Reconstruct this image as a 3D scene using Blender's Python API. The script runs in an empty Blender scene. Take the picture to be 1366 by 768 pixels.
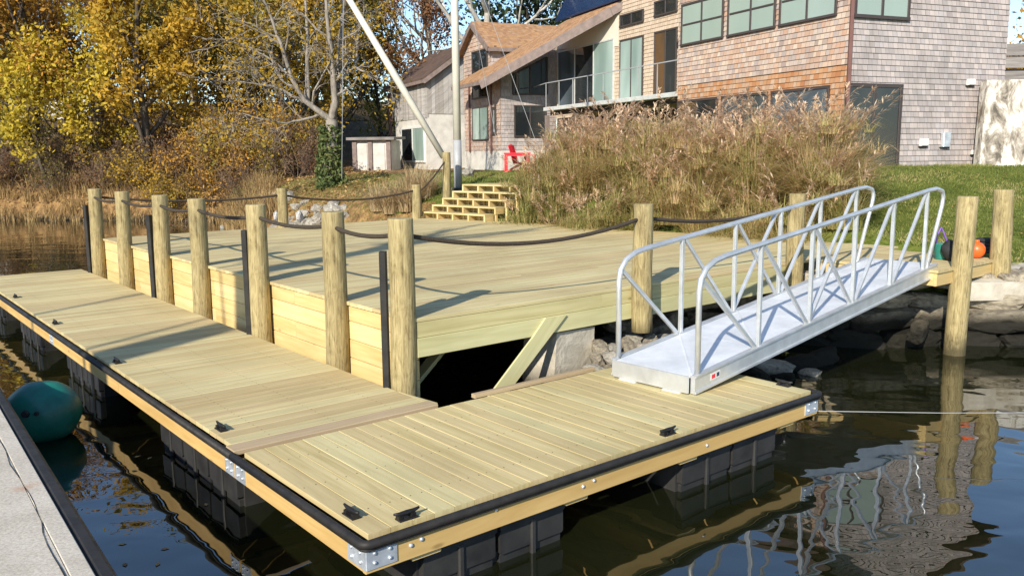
import bpy, math, random
import numpy as np
from mathutils import Vector, Matrix, noise as mnoise
random.seed(7); RNG = np.random.default_rng(7)
scn = bpy.context.scene; COL = scn.collection
PI = math.pi

# ------------------------------------------------------------------ camera solve (metres, water at z = 0)
F = 1138.0; PITCH = math.radians(8.836); ROLL = math.radians(-.467); HC = 2.5
cp, sp = math.cos(PITCH), math.sin(PITCH)
FW = np.array([0, cp, -sp]); U0 = np.array([0, sp, cp]); R0 = np.array([1., 0, 0])
CR, SR = math.cos(ROLL), math.sin(ROLL)
RT = CR * R0 + SR * U0; UP = -SR * R0 + CR * U0
CAM = np.array([0, 0, HC])
def ray(x, y): return FW * F + RT * (x - 683) + UP * (384 - y)
def atz(x, y, z): d = ray(x, y); return CAM + d * (z - HC) / d[2]
def aty(x, y, Y): d = ray(x, y); return CAM + d * Y / d[1]
def online(px, py, p0, d):
    r = ray(px, py)
    k, s = np.linalg.solve(np.array([[r[0], -d[0]], [r[1], -d[1]]]), np.array(p0[:2]))
    return s, HC + r[2] * k

# ------------------------------------------------------------------ dock frame
N = np.array([-.79, 4.23]); AZ = math.radians(50.6)
B = np.array([math.sin(AZ), math.cos(AZ)]); A = np.array([-B[1], B[0]])
B3 = np.array([B[0], B[1], 0]); A3 = np.array([A[0], A[1], 0]); Z3 = np.array([0, 0, 1.])
def ab(b, a, z=0.): q = N + B * b + A * a; return np.array([q[0], q[1], z])
def toab(p): q = np.array(p[:2]) - N; return q @ B, q @ A

# ------------------------------------------------------------------ mesh builder
class MB:
    def __init__(s): s.v = []; s.f = []; s.uv = []; s.r = []; s.m = []; s.mi = 0; s.sm = []
    def face(s, idx, uvs, rnd, smooth=False):
        s.f.append(tuple(idx)); s.uv.extend(uvs); s.r.append(rnd); s.m.append(s.mi); s.sm.append(smooth)
    def box(s, o, ex, ey, ez, ch=0., rnd=None):
        """corner o, three edge vectors; ch chamfers the edges along the longest axis."""
        o, ex, ey, ez = [np.array(q, float) for q in (o, ex, ey, ez)]
        if np.dot(np.cross(ex, ey), ez) < 0: ex, ey = ey, ex
        E = [ex, ey, ez]; Ls = [np.linalg.norm(e) for e in E]
        k = int(np.argmax(Ls)); E = [E[k], E[(k + 1) % 3], E[(k + 2) % 3]]; Ls = [Ls[k], Ls[(k + 1) % 3], Ls[(k + 2) % 3]]
        rnd = random.random() if rnd is None else rnd
        c = min(ch, Ls[1] * .4, Ls[2] * .4); u0 = random.random() * 50; v0 = random.random() * 50
        n1, n2 = E[1] / max(Ls[1], 1e-9), E[2] / max(Ls[2], 1e-9)
        if c > 0:
            prof = [(c, 0), (Ls[1] - c, 0), (Ls[1], c), (Ls[1], Ls[2] - c), (Ls[1] - c, Ls[2]), (c, Ls[2]), (0, Ls[2] - c), (0, c)]
        else:
            prof = [(0, 0), (Ls[1], 0), (Ls[1], Ls[2]), (0, Ls[2])]
        n = len(prof); i0 = len(s.v)
        for e in (np.zeros(3), E[0]):
            for (p, q) in prof: s.v.append(o + e + n1 * p + n2 * q)
        acc = 0
        for i in range(n):
            j = (i + 1) % n; w = math.dist(prof[i], prof[j])
            s.face((i0 + i, i0 + n + i, i0 + n + j, i0 + j)[::-1],
                   [(u0, v0 + acc), (u0 + Ls[0], v0 + acc), (u0 + Ls[0], v0 + acc + w), (u0, v0 + acc + w)][::-1], rnd)
            acc += w
        s.face([i0 + i for i in range(n)], [(u0 + p * .2, v0 + q) for p, q in prof], rnd)
        s.face([i0 + n + i for i in range(n)][::-1], [(u0 + p * .2, v0 + q) for p, q in prof][::-1], rnd)
    def bar(s, p, q, w, h, up=Z3, ch=0., rnd=None):
        """rectangular bar from p to q, w sideways, h along up, centred"""
        p, q = np.array(p, float), np.array(q, float); d = q - p; L = np.linalg.norm(d); d /= L
        sd = np.cross(d, up); sd /= np.linalg.norm(sd); u = np.cross(sd, d)
        s.box(p - sd * w / 2 - u * h / 2, d * L, sd * w, u * h, ch, rnd)
    def tube(s, pts, rad, n=8, cap=True, rnd=None, squash=None):
        pts = [np.array(p, float) for p in pts]; m = len(pts)
        if not hasattr(rad, '__len__'): rad = [rad] * m
        rnd = random.random() if rnd is None else rnd
        d0 = pts[1] - pts[0]; d0 = d0 / np.linalg.norm(d0)
        ref = np.array([0, 0, 1.]) if abs(d0[2]) < .9 else np.array([1., 0, 0])
        sd = np.cross(d0, ref); sd /= np.linalg.norm(sd)
        i0 = len(s.v); acc = [0.]
        for i in range(m):
            a = pts[max(i - 1, 0)]; b = pts[min(i + 1, m - 1)]; d = b - a; d = d / (np.linalg.norm(d) + 1e-12)
            sd = sd - d * np.dot(sd, d); sd /= np.linalg.norm(sd) + 1e-12; t = np.cross(d, sd)
            if i: acc.append(acc[-1] + np.linalg.norm(pts[i] - pts[i - 1]))
            for k in range(n):
                an = 2 * PI * k / n; s.v.append(pts[i] + (sd * math.cos(an) + t * math.sin(an)) * rad[i])
        R = max(rad)
        for i in range(m - 1):
            for k in range(n):
                k2 = (k + 1) % n
                c0 = 2 * PI * R * k / n; c1 = 2 * PI * R * (k + 1) / n
                s.face((i0 + i * n + k, i0 + i * n + k2, i0 + (i + 1) * n + k2, i0 + (i + 1) * n + k),
                       [(acc[i], c0), (acc[i], c1), (acc[i + 1], c1), (acc[i + 1], c0)], rnd, n > 4)
        if cap:
            ca = [(math.cos(2 * PI * k / n) * rad[0], math.sin(2 * PI * k / n) * rad[0]) for k in range(n)]
            s.face([i0 + k for k in range(n)][::-1], ca[::-1], rnd)
            s.face([i0 + (m - 1) * n + k for k in range(n)], ca, rnd)
    def prism(s, poly, ext, rnd=None, uvs=None):
        """planar 3D polygon extruded by vector ext"""
        poly = [np.array(p, float) for p in poly]; ext = np.array(ext, float); n = len(poly); i0 = len(s.v)
        rnd = random.random() if rnd is None else rnd
        nn = np.zeros(3)
        for i in range(n): nn += np.cross(poly[i], poly[(i + 1) % n])
        if np.dot(nn, ext) > 0: poly = poly[::-1]
        e1 = poly[1] - poly[0]; e1 /= np.linalg.norm(e1); nn /= np.linalg.norm(nn); e2 = np.cross(nn, e1)
        uv = [(float(np.dot(p, e1)), float(np.dot(p, e2))) for p in poly]
        s.v.extend(poly); s.v.extend([p + ext for p in poly])
        s.face(range(i0, i0 + n), uv, rnd); s.face(list(range(i0 + n, i0 + 2 * n))[::-1], uv[::-1], rnd)
        for i in range(n):
            j = (i + 1) % n
            s.face((i0 + i, i0 + n + i, i0 + n + j, i0 + j), [uv[i], uv[i], uv[j], uv[j]], rnd)
    def ball(s, c, r, n=14, m=10, fn=None, rnd=0.5):
        c = np.array(c, float); i0 = len(s.v); r = np.array(r if hasattr(r, '__len__') else (r, r, r), float)
        for i in range(m + 1):
            th = PI * i / m
            for k in range(n):
                ph = 2 * PI * k / n; d = np.array([math.sin(th) * math.cos(ph), math.sin(th) * math.sin(ph), math.cos(th)])
                s.v.append(c + d * r * (fn(d) if fn else 1))
        for i in range(m):
            for k in range(n):
                k2 = (k + 1) % n
                s.face((i0 + i * n + k, i0 + (i + 1) * n + k, i0 + (i + 1) * n + k2, i0 + i * n + k2),
                       [(k / n, i / m), (k / n, (i + 1) / m), ((k + 1) / n, (i + 1) / m), ((k + 1) / n, i / m)], rnd, True)
    def build(s, name, mats, parent=None, loc=None):
        me = bpy.data.meshes.new(name); w = wloc(parent) if parent else (np.array(loc, float) if loc is not None else np.zeros(3))
        V = np.array(s.v, float) - w
        me.from_pydata(V.tolist(), [], s.f)
        uv = me.uv_layers.new(name='UVMap'); uv.data.foreach_set('uv', np.array(s.uv, float).ravel())
        at = me.attributes.new('rnd', 'FLOAT', 'FACE'); at.data.foreach_set('value', np.array(s.r, float))
        if not isinstance(mats, (list, tuple)): mats = [mats]
        for m in mats: me.materials.append(m)
        if len(mats) > 1: me.polygons.foreach_set('material_index', s.m)
        me.polygons.foreach_set('use_smooth', s.sm)
        me.update()
        o = bpy.data.objects.new(name, me); COL.objects.link(o)
        if parent: o.parent = parent
        else: o.location = w
        return o
def wloc(o):
    w = np.zeros(3)
    while o is not None: w += np.array(o.location); o = o.parent
    return w
def tag(o, label=None, cat=None, group=None, kind=None):
    for k, v in (('label', label), ('category', cat), ('group', group), ('kind', kind)):
        if v: o[k] = v
    return o
def thing(name, label, cat, loc=(0, 0, 0), group=None):
    o = bpy.data.objects.new(name, None); COL.objects.link(o); o.location = loc; o.empty_display_size = .2
    return tag(o, label, cat, group)
def quads(name, C, U, V, rnd, mat, parent=None, loc=None):
    """vectorised leaf cards: centres C, half-vectors U, V -> pointed quads"""
    n = len(C); w = wloc(parent) if parent else (np.array(loc, float) if loc is not None else np.zeros(3))
    P = np.stack([C - U, C - V * .55 + U * .1, C + U, C + V * .55 + U * .1], 1).reshape(-1, 3) - w
    me = bpy.data.meshes.new(name)
    me.vertices.add(4 * n); me.vertices.foreach_set('co', P.ravel())
    me.loops.add(4 * n); me.loops.foreach_set('vertex_index', np.arange(4 * n, dtype=np.int32))
    me.polygons.add(n); me.polygons.foreach_set('loop_start', np.arange(0, 4 * n, 4, dtype=np.int32))
    at = me.attributes.new('rnd', 'FLOAT', 'FACE'); at.data.foreach_set('value', rnd.astype(np.float32))
    me.materials.append(mat); me.update(calc_edges=True); me.validate()
    o = bpy.data.objects.new(name, me); COL.objects.link(o)
    if parent: o.parent = parent
    else: o.location = w
    return o
def rand_dirs(n):
    d = RNG.normal(size=(n, 3)); return d / np.linalg.norm(d, axis=1, keepdims=True)

# ------------------------------------------------------------------ materials
def newmat(name):
    m = bpy.data.materials.new(name); m.use_nodes = True; nt = m.node_tree; nt.nodes.clear()
    out = nt.nodes.new('ShaderNodeOutputMaterial'); p = nt.nodes.new('ShaderNodeBsdfPrincipled')
    nt.links.new(p.outputs[0], out.inputs[0])
    return m, nt, p, out
class NT:
    def __init__(s, nt): s.nt = nt
    def n(s, t, **kw):
        x = s.nt.nodes.new('ShaderNode' + t)
        for k, v in kw.items():
            if k in ('i',):
                for kk, vv in v.items(): x.inputs[kk].default_value = vv
            else: setattr(x, k, v)
        return x
    def l(s, a, b): s.nt.links.new(a, b)
    def coord(s, kind='UV', scale=(1, 1, 1), off=(0, 0, 0)):
        tc = s.n('TexCoord'); mp = s.n('Mapping', i={'Scale': scale, 'Location': off}); s.l(tc.outputs[kind], mp.inputs[0]); return mp.outputs[0]
    def noise(s, vec, scale, detail=4, rough=.55, dist=0.):
        x = s.n('TexNoise', i={'Scale': scale, 'Detail': detail, 'Roughness': rough, 'Distortion': dist}); s.l(vec, x.inputs['Vector']); return x.outputs[0]
    def ramp(s, fac, stops):
        x = s.n('ValToRGB'); cr = x.color_ramp
        while len(cr.elements) < len(stops): cr.elements.new(.5)
        for e, (p, c) in zip(cr.elements, stops):
            e.position = p; e.color = (c[0], c[1], c[2], 1) if hasattr(c, '__len__') else (c, c, c, 1)
        s.l(fac, x.inputs[0]); return x.outputs[0]
    def mix(s, fac, a, b, mode='MIX'):
        x = s.n('Mix', data_type='RGBA', blend_type=mode)
        for sock, val in ((x.inputs[0], fac), (x.inputs[6], a), (x.inputs[7], b)):
            if hasattr(val, 'links') or hasattr(val, 'is_output'): s.l(val, sock)
            elif hasattr(val, '__len__'): sock.default_value = (val[0], val[1], val[2], 1)
            else: sock.default_value = val
        return x.outputs[2]
    def math(s, op, a, b=0.):
        x = s.n('Math', operation=op)
        for i, val in enumerate((a, b)):
            if hasattr(val, 'is_output'): s.l(val, x.inputs[i])
            else: x.inputs[i].default_value = val
        return x.outputs[0]
    def attr(s, name='rnd'):
        x = s.n('Attribute', attribute_name=name); return x.outputs['Fac']
    def bump(s, h, p, strength=.3, dist=.01):
        x = s.n('Bump', i={'Strength': strength, 'Distance': dist}); s.l(h, x.inputs['Height']); s.l(x.outputs[0], p.inputs['Normal'])

def wood(name, lo, hi, tint1=None, tint2=None, grain=26., rough=.7, knots=True, var=.18, stain=None):
    m, nt, p, out = newmat(name); t = NT(nt)
    uv = t.coord('UV', (1.1, grain, 1)); r = t.attr()
    g = t.noise(uv, 1.0, 6, .62, .9)
    g2 = t.noise(t.coord('UV', (.35, 7., 1)), 1.0, 3, .5, 1.6)
    gg = t.math('ADD', t.math('MULTIPLY', g, .6), t.math('MULTIPLY', g2, .4))
    c = t.ramp(gg, [(.34, lo), (.62, hi)])
    if tint1: c = t.mix(t.math('MULTIPLY', t.math('GREATER_THAN', r, .72), .55), c, t.mix(.5, c, tint1))
    if tint2: c = t.mix(t.math('MULTIPLY', t.math('LESS_THAN', r, .3), .6), c, t.mix(.5, c, tint2))
    hv = t.n('HueSaturation'); t.l(c, hv.inputs['Color']); t.l(t.math('ADD', t.math('MULTIPLY', r, var), 1 - var / 2), hv.inputs['Value']); c = hv.outputs[0]
    if knots:
        vo = t.n('TexVoronoi', i={'Scale': 1.0, 'Randomness': 1.0}); t.l(t.coord('UV', (1.6, 4.5, 1)), vo.inputs['Vector'])
        k = t.ramp(vo.outputs['Distance'], [(.035, 1.), (.085, 0.)])
        c = t.mix(t.math('MULTIPLY', k, .55), c, tuple(x * .35 for x in lo))
    big = t.noise(t.coord('Object', (1, 1, 1)), .8, 3, .5)
    c = t.mix(t.ramp(big, [(.42, 0.), (.7, .35)]), c, stain or tuple(x * .72 for x in lo))
    t.l(c, p.inputs['Base Color']); p.inputs['Roughness'].default_value = rough; p.inputs['Specular IOR Level'].default_value = .3
    t.bump(gg, p, .25, .004)
    return m
def plain(name, col, rough=.6, metal=0., var=.15, scale=6., bump=.0, spec=.5, coord='Object'):
    m, nt, p, out = newmat(name); t = NT(nt); v = t.coord(coord)
    n_ = t.noise(v, scale, 5, .6)
    c = t.ramp(n_, [(.3, tuple(x * (1 - var) for x in col)), (.7, tuple(min(1, x * (1 + var)) for x in col))])
    t.l(c, p.inputs['Base Color']); p.inputs['Metallic'].default_value = metal; p.inputs['Specular IOR Level'].default_value = spec
    rr = t.ramp(t.noise(v, scale * 2.3, 3), [(.3, max(0, rough - .08)), (.7, min(1, rough + .08))]); t.l(rr, p.inputs['Roughness'])
    if bump: t.bump(t.noise(v, scale * 6, 6, .7), p, bump, .01)
    return m
def leafmat(name, stops, trans=.35, rough=.75):
    m, nt, p, out = newmat(name); t = NT(nt); r = t.attr()
    c = t.ramp(r, stops); t.l(c, p.inputs['Base Color']); p.inputs['Roughness'].default_value = rough; p.inputs['Specular IOR Level'].default_value = .25
    tr = t.n('BsdfTranslucent'); t.l(c, tr.inputs[0]); mx = t.n('MixShader', i={0: trans})
    t.l(p.outputs[0], mx.inputs[1]); t.l(tr.outputs[0], mx.inputs[2]); t.l(mx.outputs[0], out.inputs[0])
    return m
def barkmat(name, lo, hi, vs=(14, 3, 1)):
    m, nt, p, out = newmat(name); t = NT(nt)
    n1 = t.noise(t.coord('Object', (1, 1, .35)), 9., 6, .65, .4); n2 = t.noise(t.coord('Object'), 1.7, 3)
    c = t.ramp(t.math('ADD', t.math('MULTIPLY', n1, .6), t.math('MULTIPLY', n2, .4)), [(.36, lo), (.62, hi)])
    t.l(c, p.inputs['Base Color']); p.inputs['Roughness'].default_value = .9; p.inputs['Specular IOR Level'].default_value = .15
    t.bump(n1, p, .6, .03); return m
def shingle(name, cols, mortar=(.05, .045, .04), w=.135, h=.127, stain=(.16, .14, .13), stain_amt=.55):
    """per-shingle colour on lapped courses: UV in metres, v = 0 at a course line"""
    m, nt, p, out = newmat(name); t = NT(nt)
    tc = t.n('TexCoord'); sx = t.n('SeparateXYZ'); t.l(tc.outputs['UV'], sx.inputs[0])
    row = t.math('FLOOR', t.math('DIVIDE', sx.outputs[1], h))
    jit = t.n('TexWhiteNoise', noise_dimensions='1D'); t.l(row, jit.inputs['W'])
    warp = t.noise(t.coord('UV', (2.3, 0, 1)), 1.7, 1)
    u = t.math('ADD', t.math('DIVIDE', sx.outputs[0], w), t.math('MULTIPLY', jit.outputs[0], 7.3))
    nz = t.n('TexNoise', noise_dimensions='2D', i={'Scale': 1.0, 'Detail': 0.})
    cb = t.n('CombineXYZ'); t.l(u, cb.inputs[0]); t.l(t.math('MULTIPLY', row, 5.37), cb.inputs[1]); t.l(cb.outputs[0], nz.inputs['Vector'])
    u2 = t.math('ADD', u, t.math('MULTIPLY', nz.outputs[0], .55))
    cell = t.math('FLOOR', u2)
    cc = t.n('CombineXYZ'); t.l(cell, cc.inputs[0]); t.l(row, cc.inputs[1])
    wn = t.n('TexWhiteNoise', noise_dimensions='2D'); t.l(cc.outputs[0], wn.inputs['Vector'])
    c = t.ramp(wn.outputs['Value'], [(i / (len(cols) - 1), k) for i, k in enumerate(cols)])
    st = t.noise(t.coord('Object', (1, 1, .45)), 1.1, 5, .6)
    c = t.mix(t.ramp(st, [(.45, 0.), (.72, stain_amt)]), c, stain)
    fine = t.noise(t.coord('UV', (60, 4, 1)), 1., 3)
    c = t.mix(.35, c, t.mix(1., c, t.ramp(fine, [(.3, .55), (.7, 1.)]), 'MULTIPLY'))
    fr = t.math('FRACT', u2)
    edge = t.math('LESS_THAN', fr, .05)
    c = t.mix(t.math('MULTIPLY', edge, .8), c, mortar)
    t.l(c, p.inputs['Base Color']); p.inputs['Roughness'].default_value = .85; p.inputs['Specular IOR Level'].default_value = .2
    t.bump(t.math('ADD', t.math('MULTIPLY', wn.outputs['Value'], .6), t.math('MULTIPLY', t.math('SUBTRACT', 1., edge), .4)), p, .5, .006)
    return m
def glass(name, col, rough=.03, col2=None):
    m, nt, p, out = newmat(name); t = NT(nt)
    n_ = t.noise(t.coord('Object', (1, 1, .25)), .9, 2)
    t.l(t.ramp(n_, [(.38, col), (.62, col2 or tuple(x * .7 for x in col))]), p.inputs['Base Color'])
    p.inputs['Roughness'].default_value = rough; p.inputs['IOR'].default_value = 1.55
    t.bump(t.noise(t.coord('Object'), .8, 2), p, .05, .02); return m

M = {}
M['deck'] = wood('deck_wood', (.40, .305, .135), (.625, .515, .275), (.48, .47, .27), (.54, .38, .2), 24., .72, True, .22)
M['deck_front'] = wood('float_wood', (.42, .325, .14), (.62, .505, .255), (.47, .47, .28), (.53, .40, .22), 20., .72, True, .1)
M['pine'] = wood('pine_board', (.54, .37, .14), (.70, .53, .25), (.66, .56, .32), None, 14., .65)
M['fascia'] = wood('fascia_pine', (.50, .31, .10), (.66, .45, .18), None, None, 12., .6)
M['beam'] = wood('treated_beam', (.46, .40, .18), (.62, .55, .29), (.46, .5, .3), None, 16., .65)
M['pile'] = wood('pile_wood', (.10, .078, .042), (.37, .305, .18), (.3, .26, .14), (.2, .17, .12), 9., .85, True, .2, (.12, .10, .065))
M['redboard'] = wood('reddish_board', (.36, .255, .15), (.48, .365, .22), None, None, 18., .75, False)
def pilemat():
    m, nt, p, out = newmat('pile_wood'); t = NT(nt); r = t.attr()
    fine = t.noise(t.coord('UV', (2.5, 60., 1)), 1., 5, .65, .5); mot = t.noise(t.coord('UV', (5., 17., 1), (3, 1, 0)), 1., 5, .7, 1.2); big = t.noise(t.coord('Object', (1, 1, .5)), 2.2, 3)
    f_ = t.math('ADD', t.math('ADD', t.math('MULTIPLY', fine, .45), t.math('MULTIPLY', mot, .4)), t.math('MULTIPLY', big, .15))
    c = t.ramp(f_, [(.36, (.085, .062, .028)), (.46, (.25, .195, .092)), (.56, (.385, .31, .155)), (.66, (.48, .40, .22))])
    ck = t.noise(t.coord('UV', (1.1, 38., 1), (9, 4, 0)), 1., 3, .6, .8); crack = t.ramp(ck, [(.29, 1.), (.335, 0.)])
    c = t.mix(t.math('MULTIPLY', crack, .75), c, (.045, .035, .022))
    hv = t.n('HueSaturation'); t.l(c, hv.inputs['Color']); t.l(t.math('ADD', t.math('MULTIPLY', r, .24), .9), hv.inputs['Value']); c = hv.outputs[0]
    g = t.n('NewGeometry'); sx = t.n('SeparateXYZ'); t.l(g.outputs['Position'], sx.inputs[0])
    wet = t.ramp(t.math('ADD', sx.outputs[2], t.math('MULTIPLY', mot, .3)), [(.22, .85), (.45, 0.)])
    c = t.mix(wet, c, (.05, .042, .022))
    t.l(c, p.inputs['Base Color']); p.inputs['Roughness'].default_value = .88; p.inputs['Specular IOR Level'].default_value = .2
    t.bump(t.math('SUBTRACT', f_, t.math('MULTIPLY', crack, .3)), p, .7, .012); return m
M['pile'] = pilemat()
M['rubber'] = plain('black_rubber', (.024, .022, .020), .6, 0, .35, 9., 0., .3)
M['plastic'] = plain('black_plastic', (.024, .023, .022), .6, 0, .5, 3.5, .1)
M['galv'] = plain('galvanised_steel', (.62, .66, .70), .42, .55, .2, 9.)
M['alu'] = plain('aluminium', (.62, .63, .63), .4, .6, .14, 5.)
M['aludeck'] = plain('aluminium_plate', (.72, .735, .75), .5, .3, .14, 3.)
M['rope'] = plain('brown_rope', (.045, .032, .02), .9, 0, .4, 60.)
M['iron'] = plain('black_iron', (.02, .018, .017), .5, .3, .3, 12.)
M['spar'] = plain('cream_spar_paint', (.60, .57, .48), .45, 0, .1, 3.)
M['white'] = plain('white_paint', (.64, .63, .60), .45, 0, .06, 4.)
M['whitegrey'] = plain('grey_paint', (.33, .33, .33), .5, 0, .1, 4.)
M['green'] = plain('buoy_green', (.008, .135, .095), .45, 0, .35, 5., .03)
M['orange'] = plain('orange_plastic', (.85, .13, .02), .35)
M['teal'] = plain('teal_plastic', (.03, .22, .17), .4)
M['purple'] = plain('purple_cord', (.2, .1, .4), .7)
M['black'] = plain('matt_black', (.02, .02, .02), .8)
M['red'] = plain('red_paint', (.68, .02, .035), .42, 0, .12)
M['frame'] = plain('dark_bronze_frame', (.055, .042, .038), .5, 0, .1)
M['framewhite'] = plain('pale_frame', (.5, .5, .47), .5)
M['copper'] = plain('red_brown_downspout', (.16, .075, .06), .5, .1)
M['roof'] = shingle('cedar_roof', [(.36, .19, .09), (.45, .26, .13), (.29, .155, .08), (.43, .27, .16)], w=.16, h=.14, stain=(.25, .15, .08), stain_amt=.3)
M['roofbrown'] = shingle('brown_roof', [(.10, .065, .05), (.14, .09, .07), (.08, .055, .045)], w=.2, h=.14, stain=(.06, .05, .045), stain_amt=.4)
M['sh_grey'] = shingle('grey_shingles', [(.33, .29, .275), (.50, .435, .41), (.40, .345, .325), (.53, .455, .42), (.36, .32, .31), (.47, .42, .41)], stain=(.21, .185, .175), stain_amt=.75)
M['sh_tan'] = shingle('tan_shingles', [(.33, .25, .21), (.56, .43, .34), (.46, .29, .20), (.53, .42, .35), (.38, .31, .28), (.50, .31, .21), (.6, .47, .36), (.44, .36, .32)], stain=(.27, .235, .22), stain_amt=.65)
M['sh_cedar'] = shingle('fresh_cedar_shingles', [(.46, .22, .10), (.5, .28, .15), (.40, .17, .07), (.5, .35, .24), (.42, .26, .17)], stain=(.28, .14, .08), stain_amt=.35)
M['sh_cream'] = shingle('cream_shingles', [(.54, .42, .30), (.60, .48, .36), (.50, .375, .26)], stain=(.5, .38, .25), stain_amt=.3)
M['cream'] = plain('cream_panel', (.66, .58, .47), .7, 0, .05, 2.)
M['trim'] = plain('weathered_trim', (.20, .15, .13), .8, 0, .25, 5.)
M['barnboard'] = wood('barn_board', (.25, .23, .21), (.46, .43, .40), (.4, .38, .37), (.3, .25, .2), 12., .9, False, .35, (.24, .22, .2))
M['oldboard'] = wood('old_grey_board', (.13, .115, .105), (.27, .245, .225), None, None, 16., .9, True, .3)
M['stucco'] = plain('pale_stucco', (.52, .49, .44), .9, 0, .18, 2.5, .2)
M['blind'] = glass('blind_glass', (.30, .37, .32), .06, (.27, .335, .29))
M['blindpale'] = glass('pale_curtain_glass', (.36, .45, .40), .06, (.2, .27, .24))
M['glass'] = glass('dark_glass', (.035, .038, .038), .03, (.015, .018, .02))
M['glass_refl_tint'] = glass('reflection_tinted_glass', (.10, .125, .15), .03, (.045, .055, .06))  # outdoor reflection painted in as a blue-grey pane colour
M['glassbrown'] = glass('brown_room_glass', (.13, .075, .035), .05, (.06, .045, .035))
M['solar'] = plain('solar_panel', (.012, .03, .09), .15)
M['void_shade'] = plain('dark_void_shade', (.05, .03, .022), .9)  # brown-black stands in for the shade under the balcony and in the porch
M['bark'] = barkmat('grey_bark', (.13, .11, .09), (.34, .30, .25))
M['barkdark'] = barkmat('dark_bark', (.045, .035, .028), (.13, .105, .08))
M['barkpale'] = barkmat('pale_bark', (.28, .25, .21), (.55, .51, .45))
M['twig'] = plain('brown_twig', (.14, .095, .062), .9, 0, .35, 2.)
M['L_gold'] = leafmat('gold_leaves', [(0, (.12, .13, .03)), (.3, (.34, .24, .035)), (.6, (.50, .31, .035)), (.85, (.58, .34, .04)), (1, (.44, .21, .035))])
M['L_yellow'] = leafmat('yellow_leaves', [(0, (.2, .2, .03)), (.4, (.5, .38, .04)), (.75, (.64, .47, .05)), (1, (.55, .33, .04))])
M['L_orange'] = leafmat('orange_leaves', [(0, (.16, .09, .03)), (.35, (.42, .22, .045)), (.7, (.56, .31, .055)), (1, (.52, .35, .06))])
M['L_olive'] = leafmat('olive_leaves', [(0, (.07, .08, .022)), (.4, (.22, .20, .045)), (.7, (.36, .28, .05)), (1, (.52, .36, .06))])
M['L_russet'] = leafmat('russet_leaves', [(0, (.10, .05, .03)), (.5, (.26, .13, .06)), (.8, (.34, .18, .08)), (1, (.42, .28, .12))])
M['L_green'] = leafmat('evergreen_leaves', [(0, (.012, .022, .012)), (.6, (.03, .05, .022)), (1, (.055, .075, .03))], .2)
M['L_ivy'] = leafmat('ivy_leaves', [(0, (.04, .06, .02)), (.6, (.11, .15, .045)), (1, (.22, .22, .08))], .25)
M['L_brush'] = leafmat('brush_leaves', [(0, (.06, .038, .025)), (.4, (.16, .095, .055)), (.75, (.28, .16, .085)), (1, (.42, .29, .12))], .3)
M['litter'] = leafmat('fallen_leaves', [(0, (.14, .085, .04)), (.4, (.34, .2, .08)), (.8, (.46, .29, .11)), (1, (.5, .4, .15))], .1)
M['reed'] = leafmat('marsh_reed', [(0, (.2, .13, .06)), (.5, (.42, .28, .12)), (1, (.52, .38, .18))], .3)
M['blade'] = leafmat('tall_grass_blades', [(0, (.17, .17, .055)), (.25, (.36, .37, .115)), (.45, (.52, .45, .19)), (.65, (.66, .50, .27)), (.85, (.70, .50, .30)), (1, (.36, .41, .13))], .5)
M['plume'] = leafmat('grass_plumes', [(0, (.56, .38, .24)), (.5, (.76, .56, .38)), (1, (.88, .72, .53))], .5)
M['palegrass'] = leafmat('pale_grass', [(0, (.34, .24, .12)), (.5, (.52, .38, .2)), (1, (.62, .5, .31))], .35)
M['lawn'] = leafmat('lawn_blades', [(0, (.08, .105, .02)), (.4, (.16, .19, .04)), (.75, (.26, .26, .07)), (1, (.38, .31, .14))], .3)
def rockmat(name, lo, hi, tide=None):
    m, nt, p, out = newmat(name); t = NT(nt); v = t.coord('Object')
    n1 = t.noise(v, 5., 8, .65, .3); n2 = t.noise(v, 1.3, 3)
    f_ = t.math('ADD', t.math('MULTIPLY', n1, .6), t.math('MULTIPLY', n2, .4))
    c = t.ramp(f_, [(.36, lo), (.62, hi)])
    if tide is not None:
        g = t.n('NewGeometry'); sx = t.n('SeparateXYZ'); t.l(g.outputs['Position'], sx.inputs[0])
        h = t.math('ADD', sx.outputs[2], t.math('MULTIPLY', n2, -.25))
        c = t.mix(t.ramp(h, [(max(0, tide - .16), 1.), (tide + .06, 0.)]), c, (.016, .0145, .010))
    t.l(c, p.inputs['Base Color']); p.inputs['Roughness'].default_value = .85; p.inputs['Specular IOR Level'].default_value = .25
    t.bump(n1, p, .7, .04); return m
M['rock'] = rockmat('grey_rock', (.17, .15, .12), (.42, .38, .31))
M['tiderock'] = rockmat('tide_rock', (.12, .10, .075), (.42, .36, .265), .34)
M['whiterock'] = rockmat('white_rock', (.36, .34, .31), (.6, .58, .54))
M['concrete'] = rockmat('old_concrete', (.34, .30, .23), (.56, .51, .42), .18)

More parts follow.
